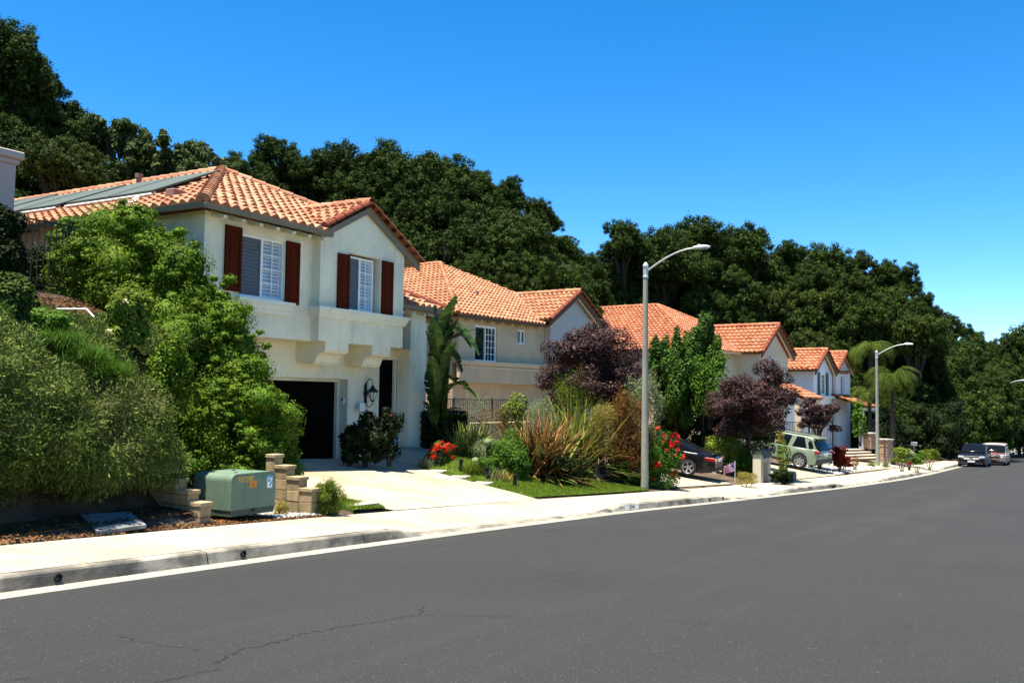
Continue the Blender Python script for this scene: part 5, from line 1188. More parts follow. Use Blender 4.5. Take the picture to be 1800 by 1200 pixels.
shrub('dark shrub in the shade behind the black sedan', 1255, 700, 802, 56, 42.0, 'vinedark', .10, 8000, seed=53)
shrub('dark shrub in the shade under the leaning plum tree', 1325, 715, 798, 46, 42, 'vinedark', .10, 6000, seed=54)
shrub('yellow green bush between the black sedan and the mailbox pillar', 1272, 755, 832, 40, 37.5, 'lime', .08, 6500, seed=55, corek=.72)
shrub('rounded clipped green hedge left of the mailbox pillar', 1310, 788, 840, 22, 37.0, 'green', .05, 6000, seed=56, corek=.85)
shrub('low wispy weeds at the foot of the mailbox pillar', 1312, 828, 850, 20, 32.9, 'yellow', .06, 1400, seed=57, spiky=True, corek=.3)
shrub('tall leafy stem growing right of the mailbox pillar', 1377, 772, 845, 13, 35.2, 'lime', .09, 900, seed=58, corek=.15)
shrub('dark green plants in the raised edge right of the mailbox pillar', 1374, 826, 848, 22, 35.0, 'vinedark', .07, 2200, seed=59)
shrub('small golden shrub behind the roof of the green car', 1371, 753, 778, 8, 43, 'yellow', .08, 700, seed=60)
shrub('maroon leafed shrub behind the tail of the green car', 1476, 780, 818, 14, 46.5, 'redshrub', .12, 1300, seed=61)
shrub('low dried reddish plant on the gravel behind the green car', 1482, 800, 820, 18, 47.5, 'redshrub', .12, 800, seed=62, corek=.3)
# palms
def frond_mesh(seed, L=2.6, nl=34, ll=.70):
    rr = random.Random(seed); V, F = [], []; pts = []; p = Vector((0,0,0)); ang = .55
    for i in range(nl+1): pts.append(p.copy()); d = Vector((math.cos(ang), 0, math.sin(ang))); p = p+d*(L/nl); ang -= 2.35/nl*(1+.5*i/nl)
    for i in range(3, nl):
        c = pts[i]; t = i/nl; d = (pts[i+1]-pts[i]).normalized(); l = ll*math.sin(math.pi*min(1,t*.9+.12))**.6
        for sg in (1, -1):
            s = Vector((d.x*.5, sg*.8, d.z*.5-.25+rr.uniform(-.38,.32))).normalized(); e = c+s*l*.55; g_ = c+s*l*.9+Vector((0,0,-l*.45)); w_ = d*.015; n = len(V)
            V += [c-w_, c+w_, e+w_, e-w_, g_+w_*.3, g_-w_*.3]; F += [(n,n+1,n+2,n+3),(n+3,n+2,n+4,n+5)]
    for i in range(nl): 
        n = len(V); w_ = Vector((0,.018*(1-i/nl)+.004,0)); V += [pts[i]-w_, pts[i]+w_, pts[i+1]+w_, pts[i+1]-w_]; F.append((n,n+1,n+2,n+3))
    return fast_mesh('frond', np.array([tuple(v) for v in V]), np.array(F), 'palm')
FM = [frond_mesh(1), frond_mesh(2)]
def palm(label, px, ytop, D, H, nf, sc_, seed, r=.13):
    tp = at(px, ytop, D); g0 = gz(tp.x, tp.y); H = max(1.2, tp.z-g0-1.1*sc_); t = thing('palm_tree', label, 'palm tree', (tp.x, tp.y, g0), 0, 'feathery palms'); rr = random.Random(seed)
    mb = MB(); mb.tube([(0,0,-.2),(0,0,H*.5),(.03,0,H)], [r*1.2,r,r*.8], 9)
    for i in range(int(H/.25)): mb.tube([(0,0,i*.25),(0,0,i*.25+.03)], [r*1.12,r*1.12], 9)
    mb.build('trunk', 'bark', t)
    for i in range(nf):
        o = bpy.data.objects.new('frond', FM[i % 2]); COL.objects.link(o); o.parent = t; o.location = (0,0,H); o.rotation_euler = (0, rr.uniform(-.75,.45), i*2.4+rr.uniform(-.3,.3)); o.scale = (sc_,)*3
    return t
palm('tallest feathery palm, just left of the second street lamp', 1528, 590, 66, 0, 20, .98, 1)
palm('feathery palm with yellowing fronds right of the second street lamp', 1568, 634, 60, 0, 20, .95, 2)
palm('low feathery palm behind the stone steps', 1528, 668, 62, 0, 11, .8, 4)
shrub('broad leaved green plant beside the porch of the grey-white house', 1512, 700, 768, 15, 60, 'green', .26, 420, seed=70, aspect=.4, corek=.4)
shrub('dark shrubs in deep shade behind the stone pillars', 1560, 720, 800, 60, 66, 'vinedark', .16, 7000, seed=71)
shrub('dark shaded shrub filling the verge left of the black parked car', 1650, 700, 806, 60, 78, 'vinedark', .18, 9000, seed=72)
shrub('dark shaded shrub behind the two parked cars', 1730, 715, 800, 60, 88, 'vinedark', .2, 9000, seed=73)
shrub('round clipped green shrub beside the third lamp pole', 1772, 757, 785, 10, 84, 'green', .12, 1500, seed=74)
shrub('low arching green hedge lit along its top, above the parked cars', 1735, 743, 770, 26, 82, 'green', .14, 2500, seed=75)
shrub('dark tree foliage low at the right photo edge', 1800, 700, 785, 40, 112, 'vinedark', .25, 6000, seed=76)
FG = 'low plants along the far front garden'
shrub('low green plant right of the stone pillar', 1585, 785, 812, 17, 52, 'lime', .10, 1500, seed=77, group=FG)
shrub('rightmost feathery green plant of the far front garden', 1634, 788, 808, 18, 58, 'lime', .22, 500, seed=79, group=FG, spiky=True, corek=.3)
shrub('green plant between the garden gnome and the feathery one', 1612, 796, 815, 13, 54, 'green', .10, 1300, seed=78, group=FG)
shrub('pale flowering plants behind the garden gnome', 1598, 790, 808, 10, 53, 'grey', .08, 900, seed=80, flowers=('white_fl', 12, .06), group=FG)
tuft('small agave with upright blue green spikes, right of the second lamp pole', 1558, 822, None, .55, .05, .6, .1, 40, 'grey', name='agave', cat='plant', seed=11)
tuft('small yellow green tuft left of the second lamp pole', 1532, 821, None, .45, .02, 1.1, .5, 160, 'lime', seed=12)
shrub('dried small shrub on the pale gravel left of the second lamp', 1503, 800, 820, 9, 49, 'orange', .07, 400, seed=81, corek=.1)
shrub('low bushy plant between the block pillar and the driveway strip of grass', 574, 838, 902, 29, 16.2, 'lime', .05, 5200, seed=82, spiky=True, corek=.6)
shrub('dry stalky weeds between transformer and block wall', 495, 882, 908, 14, 15.6, 'yellow', .05, 700, seed=83, spiky=True, corek=.1)
# lawn grass, litter, gravel
def scatter(poly, n, rg):
    P = np.array(poly); mn, mx = P.min(0), P.max(0); out = []
    while len(out) < n:
        q = rg.uniform(mn, mx, (n, 2)); x, y = q[:,0], q[:,1]; ins = np.zeros(len(q), bool); j = len(P)-1
        for i in range(len(P)):
            c = ((P[i,1] > y) != (P[j,1] > y)) & (x < (P[j,0]-P[i,0])*(y-P[i,1])/(P[j,1]-P[i,1]+1e-12)+P[i,0]); ins ^= c; j = i
        out += list(map(tuple, q[ins]))
    return np.array(out[:n])
def zs_of(P, off): return np.array([gz(float(a), float(b))+off for a, b in P])
def scat_obj(name, label, P, z, size, aspect, mt, rg, flat=.3, up=1.0):
    n = len(P); pos = np.column_stack([P, z]); nrm = unit(rg.normal(size=(n,3))*flat+np.array([0,0,up])); t = unit(np.cross(nrm, rg.normal(size=(n,3)))); s = np.cross(nrm, t); L = size*rg.uniform(.5,1.4,n)[:,None]; W = L*aspect*.5
    V = np.empty((n,4,3)); V[:,0] = pos-t*L*.5; V[:,1] = pos+s*W; V[:,2] = pos+t*L*.5; V[:,3] = pos-s*W
    V[:,:,2] += L*.15
    me = fast_mesh(name, V.reshape(-1,3), np.arange(4*n).reshape(-1,4), mt); o = bpy.data.objects.new(name, me); COL.objects.link(o); return stuff(o, label)
def grass_obj(poly, n, label, rg, h=.06):
    P = scatter(poly, n, rg); z = zs_of(P, .045); a = rg.uniform(0, 6.28, n); hh = h*rg.uniform(.5,1.3,n); s = np.stack([np.cos(a), np.sin(a), np.zeros(n)], 1)*.008; pos = np.column_stack([P, z]); tip = pos+np.column_stack([rg.normal(0,.02,n), rg.normal(0,.02,n), hh])
    V = np.empty((n,3,3)); V[:,0] = pos-s; V[:,1] = pos+s; V[:,2] = tip
    o = bpy.data.objects.new('grass', fast_mesh('grass', V.reshape(-1,3), np.arange(3*n).reshape(-1,3), 'grass')); COL.objects.link(o); return stuff(o, label)
rg = np.random.default_rng(31)
grass_obj(lawnA+lawnB[::-1], 60000, 'short green grass of the front lawn', rg)
grass_obj([(13.3,10.95),(13.0,12.0),(13.78,12.6),(14.2,10.9)], 9000, 'short green grass of the strip left of the driveway', rg)
P = scatter([(3,10.95),(10.0,10.8),(10.0,12.6),(3,13.2)], 15000, rg); scat_obj('leaf_litter', 'brown dry leaves scattered under the bank shrubs', P, zs_of(P, .012), .05, .6, 'litter', rg)
P = scatter([(10.0,10.8),(12.4,10.8),(12.3,11.4),(10.1,11.5)], 2500, rg); scat_obj('leaf_litter', 'brown dry leaves scattered round the transformer', P, zs_of(P, .012), .045, .6, 'litter', rg)
P = scatter([(11.3,10.9),(12.35,10.9),(12.3,12.2),(11.4,12.2)], 5000, rg); M['pebble'] = mat('pebbles', (.55,.52,.45), rough=.9, isl=.4); scat_obj('gravel', 'pale gravel beside the transformer', P, zs_of(P, .02), .035, .8, 'pebble', rg, flat=.8, up=.6)
P = scatter([(8.9,14.0),(12.2,14.0),(12.2,16.9),(9.0,16.9)], 7000, rg); scat_obj('leaf_litter', 'dry brown debris on the bare soil patch of the bank', P, zs_of(P, .02), .07, .4, 'litter', rg)
P = scatter([(21.5,13.6),(26,12.5),(28,13),(27,16),(22,15.6)], 5000, rg); scat_obj('leaf_litter', 'dry leaves on the garden bed behind the lawn', P, zs_of(P, .02), .06, .5, 'litter', rg)
P = scatter([(46.5,8.4),(58,7.8),(58.2,10.3),(47,10.8)], 9000, rg); scat_obj('gravel', 'pale yellow gravel of the far front yard', P, zs_of(P, .05), .07, .8, 'pebble', rg, flat=.6)
# ---------------------------------------------------------------- street lamps
M['galv'] = mat('galvanised_arm', (.45,.46,.45), rough=.45, metal=.3); M['polec'] = mat('concrete_pole', (.30,.30,.23), (.25,.25,.19), scale=14, rough=.8, c3=(.24,.20,.17), scale3=.8)
M['lampw'] = mat('lamp_head', (.62,.63,.62), rough=.4); M['lens'] = mat('lamp_lens', (.3,.32,.34), rough=.2)
def lamp(label, loc, rz):
    t = thing('street_lamp', label, 'street lamp', loc, rz, 'street lamps along the pavement'); H = 7.15
    MB().lathe((0,0,0), [(.122,-.2),(.122,0),(.075,H-.25)], 16).build('pole', 'polec', t, smooth=True)
    MB().lathe((0,0,0), [(.078,H-.36),(.088,H-.34),(.088,H-.30),(.078,H-.28),(.080,H-.02),(.092,H),(.092,H+.05),(.05,H+.13),(0,H+.17)], 16).build('pole_cap', 'galv', t)
    pts = [(0,-.06,H-.12)]+[(0,-.06-1.55*(i/10)**1.0, H-.12+.62*math.sin(i/10*math.pi*.5)) for i in range(1, 11)]
    MB().tube(pts, [.032]*5+[.028]*6, 8).build('arm', 'galv', t)
    e = pts[-1]; h = MB(); h.grid([[(w_*math.cos(q), e[1]-y, e[2]+.01+hh*max(math.sin(q), -.55)) for q in [2*math.pi*k/14 for k in range(15)]] for (y, w_, hh) in ((-.05,.02,.02),(-.02,.07,.05),(.12,.11,.075),(.30,.13,.075),(.42,.12,.055),(.50,.06,.03),(.515,.01,.01))])
    hd = h.build('lamp_head', 'lampw', t, smooth=True)
    MB().box(-.09,.09,e[1]-.42,e[1]-.14,e[2]-.045,e[2]-.033).build('lens', 'lens', hd); MB().lathe((0,e[1]-.16,e[2]+.07), [(.035,0),(.035,.05),(0,.06)], 8).build('photocell', 'galv', hd); return t
lamp('nearest street lamp, tall pale pole beside the red rose bush', (27.33,10.74,-1.27), 0)
lamp('second street lamp, pale pole between the stone steps and a small agave', (60.45,8.43,-2.48), 0)
p3 = at(1762, 700, 90); lamp('farthest street lamp, pole rising behind the white roofed parked car', (p3.x, p3.y, zr(p3.x)+.17), 0)
# ---------------------------------------------------------------- transformer cabinet
M['trgreen'] = mat('cabinet_green', (.115,.17,.115), (.095,.145,.10), scale=3, rough=.5, c3=(.15,.20,.14), scale3=1.2); M['trdark'] = mat('cabinet_base', (.05,.07,.05), rough=.6)
M['yellowp'] = mat('yellow_label', (.80,.42,.04), rough=.6); M['orangep'] = mat('orange_label', (.75,.24,.02), rough=.6); M['bluep'] = mat('blue_label', (.05,.30,.55), rough=.6); M['teal'] = mat('teal_label', (.03,.22,.15), rough=.6); M['paper'] = mat('white_label', (.72,.74,.70), rough=.6)
tr = thing('transformer_cabinet', 'green electrical transformer cabinet with rounded top, set between two stepped block walls', 'transformer', (10.37,11.0,-.27), 0)
W_, D_, H_ = .96, .86, .67; rr_ = .11
prof = [(0,.10)]+[(rr_-rr_*math.cos(a), H_-rr_+rr_*math.sin(a)) for a in (0,.3,.6,.9,1.2,1.5708)]+[(W_-rr_+rr_*math.sin(a), H_-rr_+rr_*math.cos(a)) for a in (0,.3,.6,.9,1.2,1.5708)]+[(W_,.10)]
m_ = MB(); m_.prism(prof, 'y', 0, D_*.45); m_.build('cabinet_hood', 'trgreen', tr)
m_ = MB(); m_.prism([(x*.99+.005, z-.006) for x, z in prof], 'y', D_*.45+.004, D_); m_.build('cabinet_tank', 'trgreen', tr)
MB().box(.012, W_-.012, .012, D_-.01, 0, .0995, .005).build('base_skirt', 'trdark', tr); MB().lathe((W_*.5,-.005,.07), [(.0,-.02),(.03,-.02),(.03,.02),(0,.02)], 8).build('padlock', 'iron', tr)
for (a, b) in ((.25,.2), (.6,.62)): MB().box(a, a+.07, b, b+.03, H_-.004, H_+.012, .003).build('lifting_eye', 'trdark', tr)
ww = Matrix.Rotation(math.pi/2, 4, 'X')
ptext('P5373987', .105, 'yellowp', 'serial_number', tr, Matrix.Translation((.30,-.0035,.575)) @ ww @ Matrix.Diagonal((.80,1.15,1,1)))
st_ = MB().box(.385,.53,-.004,-.0005,.44,.545).build('warning_label', 'orangep', tr); m_ = MB()
m_.box(.40,.515,-.0055,-.0042,.515,.535)
st2 = m_.build('label_band', 'yellowp', st_); ptext('WARNING', .026, 'ink', 'label_text', st_, Matrix.Translation((.457,-.006,.524)) @ ww)
m_ = MB(); [m_.box(.40,.515-.02*(k%2),-.0052,-.0042,.455+.014*k,.460+.014*k) for k in range(4)]; m_.build('label_print', 'ink', st_)
st_ = MB().box(.77,.885,-.004,-.0005,.40,.60).build('notice_label', 'paper', tr); MB().box(.775,.88,-.0052,-.0042,.565,.597).build('label_band', 'bluep', st_)
m_ = MB(); m_.prism([(.83,.42),(.87,.47),(.875,.54),(.86,.50),(.82,.45)], 'y', -.0056, -.0043); m_.prism([(.785,.50),(.83,.50),(.835,.54),(.79,.55)], 'y', -.0056, -.0043); m_.build('label_picture', 'bluep', st_)
MB().box(.66,.73,-.004,-.0005,.55,.60).build('teal_patch', 'teal', tr)
# ---------------------------------------------------------------- split faced block walls
M['block'] = mat('split_block', (.33,.25,.135), (.25,.18,.095), scale=7, rough=1, bump=.8, bscale=35, isl=.15); M['blockcap'] = mat('block_cap', (.37,.28,.16), (.30,.225,.125), scale=6, rough=1, bump=.5, isl=.1); M['blockgrey'] = mat('grey_block', (.20,.17,.12), (.15,.13,.09), scale=7, rough=1, bump=.6, isl=.12)
def stepped(label, x0, x1, y0, dy, zb, z0, dz, n, yend):
    t = thing('block_wall', label, 'wall', (x0, y0, zb), 0, 'stepped block walls beside the transformer'); rr = random.Random(int(x0*10)); m_, c_ = MB(), MB()
    for k in range(n):
        ya = y0+dy*k; yb = ya+dy if k < n-1 else yend; zt_ = z0+dz*k; z = zt_-.05; j = k
        while z > zb-.1:
            y = ya; 
            h_ = min(dz, z-zb+.1); off = .0 if (j % 2) else dy*.0
            m_.box(x0-x0+rr.uniform(0,.006), x1-x0-rr.uniform(0,.006), ya-y0+.004, yb-y0-.004, z-h_-zb+.004, z-zb-.004, .006); z -= dz; j += 1
        c_.box(-.012, x1-x0+.012, ya-y0-(.02), min(ya+dy*1.25, yb)-y0, zt_-.05-zb, zt_-zb+.012, .006) if k == n-1 or True else None
    m_.build('blocks', 'block', t); c_.build('cap_stones', 'blockcap', t); return t
stepped('stepped tan block wall right of the transformer, in sun', 12.20, 12.42, 10.98, .30, -.50, .02, .185, 4, 12.1)
stepped('stepped tan block wall left of the transformer, half hidden by bank shrubs', 9.78, 10.0, 11.02, .28, -.38, .0, .165, 4, 12.4)
bw = thing('block_wall', 'grey block retaining wall in shade behind the transformer', 'wall', (9.8,13.62,-.5), 0); m_ = MB(); r = random.Random(2)
for j in range(9):
    x = -(.2 if j % 2 else 0.)
    while x < 2.9: a, b = max(0, x), min(2.9, x+.4); m_.box(a+.004, b-.004, r.uniform(0,.006), .2, j*.2+.004, j*.2+.196, .004) if b-a > .05 else None; x += .4
m_.build('blocks', 'blockgrey', bw)
rw = thing('block_wall', 'block retaining wall between the creepers and the driveway', 'wall', (12.72,13.6,-.6), 0); m_ = MB()
m_.box(0,.2,0,3.4,0,1.5); m_.box(0,.2,1.6,3.4,1.5,3.2); m_.build('blocks', 'blockgrey', rw)
# utility vault lid lying in the litter
V4 = [v-Vector((0,0,.085)) for v in (at(170,929,12.2), at(257,917,12.75), at(228,894,13.45), at(142,898,12.9))]
M['vault'] = mat('vault_lid', (.20,.21,.21), (.14,.15,.155), scale=6, rough=.9, c3=(.10,.10,.10), scale3=3)
vt = thing('utility_vault_lid', 'pale grey utility vault lid lying in dry leaves at the foot of the bank', 'manhole cover', tuple(V4[0])); m_ = MB(); n_ = (V4[1]-V4[0]).cross(V4[3]-V4[0]).normalized()
Q4 = [v+n_*.05 for v in V4]; m_.quad(*Q4); m_.quad(*V4[::-1])
for i in range(4): j = (i+1) % 4; m_.quad(V4[i], V4[j], Q4[j], Q4[i])
m_.build('lid', 'vault', vt, world=True); c_ = sum(Q4, Vector())/4; m_ = MB()
for s_, q_ in ((.82,0), (-.82,1), (.82,2), (-.82,3)):
    p = c_.lerp(Q4[q_], .8)+n_*.002; m_.lathe(p, [(0,.004),(.025,.003),(.027,0)], 8)
m_.build('bolts', 'iron', vt, world=True)
pp = [at(100,546,15.3), at(152,546,15.2), at(165,560,14.9)]; it = thing('irrigation_pipe', 'thin white irrigation pipe with one bend, lying on the bare soil patch', 'pipe', tuple(pp[1])); MB().tube([p+Vector((0,0,.03)) for p in pp], .012, 6).build('pipe_run', 'white', it, world=True)
# ---------------------------------------------------------------- garden lights, stones, timber
for (px, py, lab) in ((810,831,'leftmost of the three short black garden lights by the lawn'), (856,845,'middle one of the three short black garden lights by the lawn'), (905,858,'rightmost of the three short black garden lights, standing on the grass')):
    p = hit(px, py); t = thing('garden_light', lab, 'garden light', tuple(p), 0, 'garden lights along the lawn')
    MB().lathe((0,0,0), [(.055,-.03),(.055,.24)], 12).build('post', 'black', t); MB().lathe((0,0,0), [(.05,.24),(.04,.242),(.04,.33)], 12).build('lens', 'void', t)
    MB().lathe((0,0,0), [(.04,.33),(.06,.335),(.06,.37),(.0,.385)], 12).build('cap', 'black', t)
    m_ = MB(); [m_.tube([(.052*math.cos(q),.052*math.sin(q),.24),(.052*math.cos(q),.052*math.sin(q),.335)], .006, 4) for q in (0,1.57,3.14,4.71)]; m_.build('cage', 'black', t)
for (px, py, sx, sy, rz, lab) in ((770,828,.44,.28,.5,'pale flagstone nearest the geranium pot'), (810,838,.44,.28,.5,'pale flagstone between the first two garden lights'), (850,849,.44,.26,.5,'pale flagstone nearest the lawn, by the second garden light'), (630,887,.8,.36,-.1,'pale flagstone in the narrow grass strip left of the driveway')):
    p = hit(px, py, .05); m_ = MB(); m_.box(-sx/2,sx/2,-sy/2,sy/2,-.03,.035,.012); o_ = m_.build('stepping_stone', 'sandstone'); o_.location = p; o_.rotation_euler = (0,0,rz+1.2 if px > 700 else rz); tag(o_, lab, 'stepping stone', 'stepping stones in the grass')
p = hit(902,838); bb = thing('bird_bath', 'low brown stone bird bath in the shade beside the round green bush', 'bird bath', (p.x,p.y,p.z)); M['brick'] = mat('red_brown_stone', (.30,.14,.09), (.24,.11,.07), scale=9, rough=1, bump=.4)
MB().lathe((0,0,0), [(.12,0),(.07,.05),(.06,.16),(.1,.2)], 12).build('pedestal', 'void', bb); MB().lathe((0,0,0), [(.0,.19),(.2,.2),(.3,.25),(.29,.28),(.2,.245),(0,.235)], 9).build('bowl', 'brick', bb)
M['timber'] = mat('weathered_timber', (.28,.20,.14), (.18,.13,.09), scale=12, rough=1); rr = random.Random(1)
tp_ = thing('timber_stakes', 'short weathered timber stakes standing at the lawn edge below the flax', 'timber edging', tuple(hit(1052,842)))
for i, (dx, h_) in enumerate(((-.22,.52),(-.10,.62),(.02,.30),(.14,.46),(.26,.42))): MB().box(dx-.045,dx+.045,-.04+.02*(i%2),.04,-.1,h_,.01).build('stake', 'timber', tp_)
p = onY(695,778,15.9); nb = thing('doormat', 'small crumpled blue and white bag on the porch by the front door', 'bag', (p.x,p.y,p.z+.03)); m_ = MB(); m_.sphere((0,0,.03), (.2,.12,.07), 10, 6); m_.v = [(x+.03*math.sin(9*y+5*z), y+.02*math.sin(17*x), z+.015*math.sin(23*x+11*y)) for x,y,z in m_.v]; nb.name = 'plastic_bag'; M['bagc'] = mat('bag_plastic', (.16,.25,.50), (.5,.55,.6), scale=8, rough=.4); m_.build('bag', 'bagc', nb)
p = onY(632,716,16.5); ds = thing('garden_sign', 'small wire framed sign on a stake, below the wall lantern', 'sign', (p.x, 16.42, -.05)); zz = p.z+.05; m_ = MB(); m_.tube([(-.12,0,zz+.15),(.14,0,zz+.15),(.14,0,zz-.12),(-.12,0,zz-.12),(-.12,0,zz+.15)], .007, 5); m_.tube([(.14,0,zz+.15),(.22,0,zz+.2),(.22,0,0)], .007, 5); m_.build('wire_frame', 'iron', ds); MB().box(-.10,.12,-.004,.004,zz-.10,zz+.13).build('sign_board', 'stucco4', ds)
# mailbox pillar, flag, planter
p = hit(1336,851); mp = thing('mailbox_pillar', 'cream stucco mailbox stand with a black box on top, by the street', 'mailbox', (p.x+.15, p.y, p.z), R_(-8)); M['cream'] = mat('cream_stucco', (.60,.52,.36), (.54,.47,.33), scale=3, rough=.9)
MB().box(0,.26,0,.34,-.1,1.10,.01).build('pillar', 'cream', mp); MB().box(.78,.98,0,.34,-.1,1.10,.01).build('pillar', 'cream', mp); MB().box(.262,.778,.03,.31,.82,.98,.01).build('cross_beam', 'cream', mp)
m_ = MB(); m_.prism([(0,.985),(.38,.985),(.38,1.22),(.32,1.29),(.06,1.29),(0,1.22)], 'x', .20, .95); m_.v = [(x,y-.02,z+.02) for x,y,z in m_.v]; mbx = m_.build('letter_box', 'black', mp); MB().box(.19,.197,.03,.31,1.03,1.24).build('box_door', 'trdark', mbx); MB().box(-.03,1.01,-.03,.37,1.10,1.115).build('pillar_cap', 'trdark', mp)
p = hit(1292,846); fl = thing('garden_flag', 'small striped flag with a blue corner on a short stake by the sedan', 'flag', tuple(p), R_(-60)); MB().tube([(0,0,-.1),(0,0,.78)], .012, 6).build('stake', 'white', fl)
def cloth(x0, x1, z0, z1, mt, nm, par, y=0.):
    m_ = MB(); N = 6; m_.grid([[(x0+(x1-x0)*i/N, y+.03*math.sin(i*1.1+k*.6), (z0+(z1-z0)*k/4)-.16*(x0+(x1-x0)*i/N)/-.4) for k in range(5)] for i in range(N+1)]); return m_.build(nm, mt, par)
M['flagred'] = mat('flag_red', (.45,.03,.03)); M['flagblue'] = mat('flag_blue', (.03,.05,.22)); M['flagw'] = mat('flag_white', (.7,.7,.7))
fb = cloth(-.42,-.01,.42,.74,'flagw','flag_cloth',fl)
for k in range(4): cloth(-.42,-.01,.42+k*.082,.46+k*.082,'flagred','stripe',fb,-.006)
cloth(-.18,-.01,.57,.74,'flagblue','blue_corner',fb,-.012)
p = hit(1386,846); pl_ = MB(); pl_.lathe((0,0,0), [(.0,0),(.30,0),(.33,.3),(.30,.42),(.0,.44)], 14); o_ = pl_.build('planter_kerb', mat('blue_grey_concrete', (.16,.20,.20), rough=.9)); o_.location = p; o_.name = 'planter'; tag(o_, 'low blue grey rounded planter end beside the mailbox stand', 'planter')
# steps and stone pillars of the far house
p0 = at(1492, 806, 57); ss = thing('stone_steps', 'brick faced steps with pale treads, left of the second street lamp', 'steps', (p0.x, p0.y, p0.z-.15), R_(-28)); M['stonew'] = mat('stone_veneer', (.36,.22,.15), (.24,.15,.11), scale=5, rough=1, bump=.9, bscale=12, c3=(.44,.32,.22), scale3=6, contrast=(.45,.55))
for k in range(4):
    MB().box(-.2+k*.08, 3.4-k*.05, k*.42, 4, .155*k+.0, .155*k+.125).build('riser', 'brick', ss); MB().box(-.24+k*.08, 3.44-k*.05, k*.42-.05, k*.42+.42, .155*k+.126, .155*k+.165, .006).build('tread', 'sandstone', ss)
def spillar(label, px, ytop, ybot, D, w_):
    p = at(px, ybot, D); h_ = at(px, ytop, D).z-p.z; t = thing('stone_pillar', label, 'pillar', tuple(p), R_(-28), 'stone pillars of the steps'); m_ = MB(); rr = random.Random(px); nz = int(h_/.14)
    for j in range(nz):
        z0_, z1_ = -.1 if j == 0 else j*h_/nz, (j+1)*h_/nz; e = rr.uniform(0,.02); m_.box(-w_/2-e, w_/2+e, -w_/2-e, w_/2+e, z0_+.004, z1_-.006, .012)
    m_.build('stone_courses', 'stonew', t); MB().box(-w_/2-.07, w_/2+.07, -w_/2-.07, w_/2+.07, h_, h_+.07, .01).build('cap', 'sandstone', t)
spillar('stone pillar nearer the street, just right of the second lamp pole', 1557, 773, 806, 57, .60); spillar('stone pillar set back at the top of the steps', 1529, 762, 786, 60, .56)
MB_ = MB(); q0, q1 = at(1532,800,58.6), at(1552,802,57.3)
sg = thing('post_box', 'pale box on a dark post in the shade beyond the flowering plants', 'mailbox', tuple(at(1607,806,60))); MB().box(-.05,.05,-.05,.05,-.2,.85).build('post', 'timber', sg); MB().box(-.12,.12,-.2,.2,.85,1.12,.03).build('letter_box', 'galv', sg)
p = at(1598,815,53); gn = thing('garden_gnome', 'small garden figurine in white, blue and red on the far gravel', 'garden figurine', tuple(p)); MB().lathe((0,0,0), [(.1,-.05),(.13,.1),(.12,.22),(.07,.3)], 10).build('lower_coat', 'flagred', gn); MB().lathe((0,0,0), [(.07,.3),(.09,.36),(.06,.44)], 10).build('beard', 'flagw', gn); MB().lathe((0,0,0), [(.075,.44),(.05,.55),(0,.68)], 10).build('cap', 'bluep', gn)
# ---------------------------------------------------------------- parked cars
M['tyre'] = mat('tyre_rubber', (.018,.018,.018), rough=.85); M['rim'] = mat('alloy_rim', (.55,.55,.55), rough=.25, metal=.8); M['chrome'] = mat('chrome_trim', (.7,.7,.7), rough=.12, metal=1.); M['rimdark'] = mat('dark_rim', (.30,.30,.31), rough=.35, metal=.4)
M['carblack'] = mat('black_car_paint', (.005,.005,.006), rough=.3, coat=.25, spec=.2); M['carnavy'] = mat('dark_navy_car_paint', (.005,.006,.009), rough=.35, coat=.12, spec=.12); M['carsage'] = mat('sage_green_car_paint', (.17,.215,.15), rough=.35, coat=.6, spec=.4)
M['carbrown'] = mat('red_brown_car_paint', (.15,.06,.045), rough=.35, coat=.8); M['carroof'] = mat('white_car_roof', (.42,.37,.33), rough=.4, coat=.5); M['plastic'] = mat('black_car_plastic', (.02,.02,.02), rough=.6); M['tail'] = mat('tail_lamp_red', (.26,.006,.005), rough=.15, coat=1.); M['headl'] = mat('head_lamp_glass', (.5,.52,.55), rough=.1, coat=1.); M['carglass'] = mat('tinted_car_glass', (.005,.006,.008), rough=.08, spec=.14); M['plate'] = mat('number_plate', (.62,.62,.60), rough=.5)
def wheel(parent, x, y, rad, side, rim='rim', sp=5, wd=.22):
    R4 = Matrix.Translation((x, y, rad)) @ Matrix.Rotation(side*math.pi/2, 4, 'X')
    # local z points inwards
    rr = rad*.70
    t = MB(); t.lathe((0,0,0), [(rr,0),(rad*.80,-.015),(rad*.95,-.005),(rad,.03),(rad,wd-.03),(rad*.92,wd),(rr,wd)], 28); t.xf(R4); w_ = t.build('wheel', 'tyre', parent, smooth=False)
    q = MB(); q.lathe((0,0,0), [(rr,.0),(rr*.96,.012),(rr*.90,.012),(rr*.88,.10)], 28); q.lathe((0,0,0), [(0,.012),(rr*.2,.018),(rr*.22,.05)], 12)
    for k in range(sp):
        a = 2*math.pi*k/sp; c, s_ = math.cos(a), math.sin(a); w0, w1 = rr*.13, rr*.20
        pts = [(rr*.1,-w0),(rr*.93,-w1),(rr*.93,w1),(rr*.1,w0)]; n = len(q.v)
        for z in (.015,.05): q.v += [(px_*c-py_*s_, px_*s_+py_*c, z) for px_, py_ in pts]
        q.f += [(n,n+1,n+2,n+3),(n+4,n+7,n+6,n+5),(n,n+4,n+5,n+1),(n+1,n+5,n+6,n+2),(n+2,n+6,n+7,n+3),(n+3,n+7,n+4,n)]
    q.xf(R4).build('rim', rim, w_); q = MB(); q.lathe((0,0,0), [(0,.11),(rr*.9,.10)], 20); q.xf(R4).build('wheel_hub', 'tyre', w_)
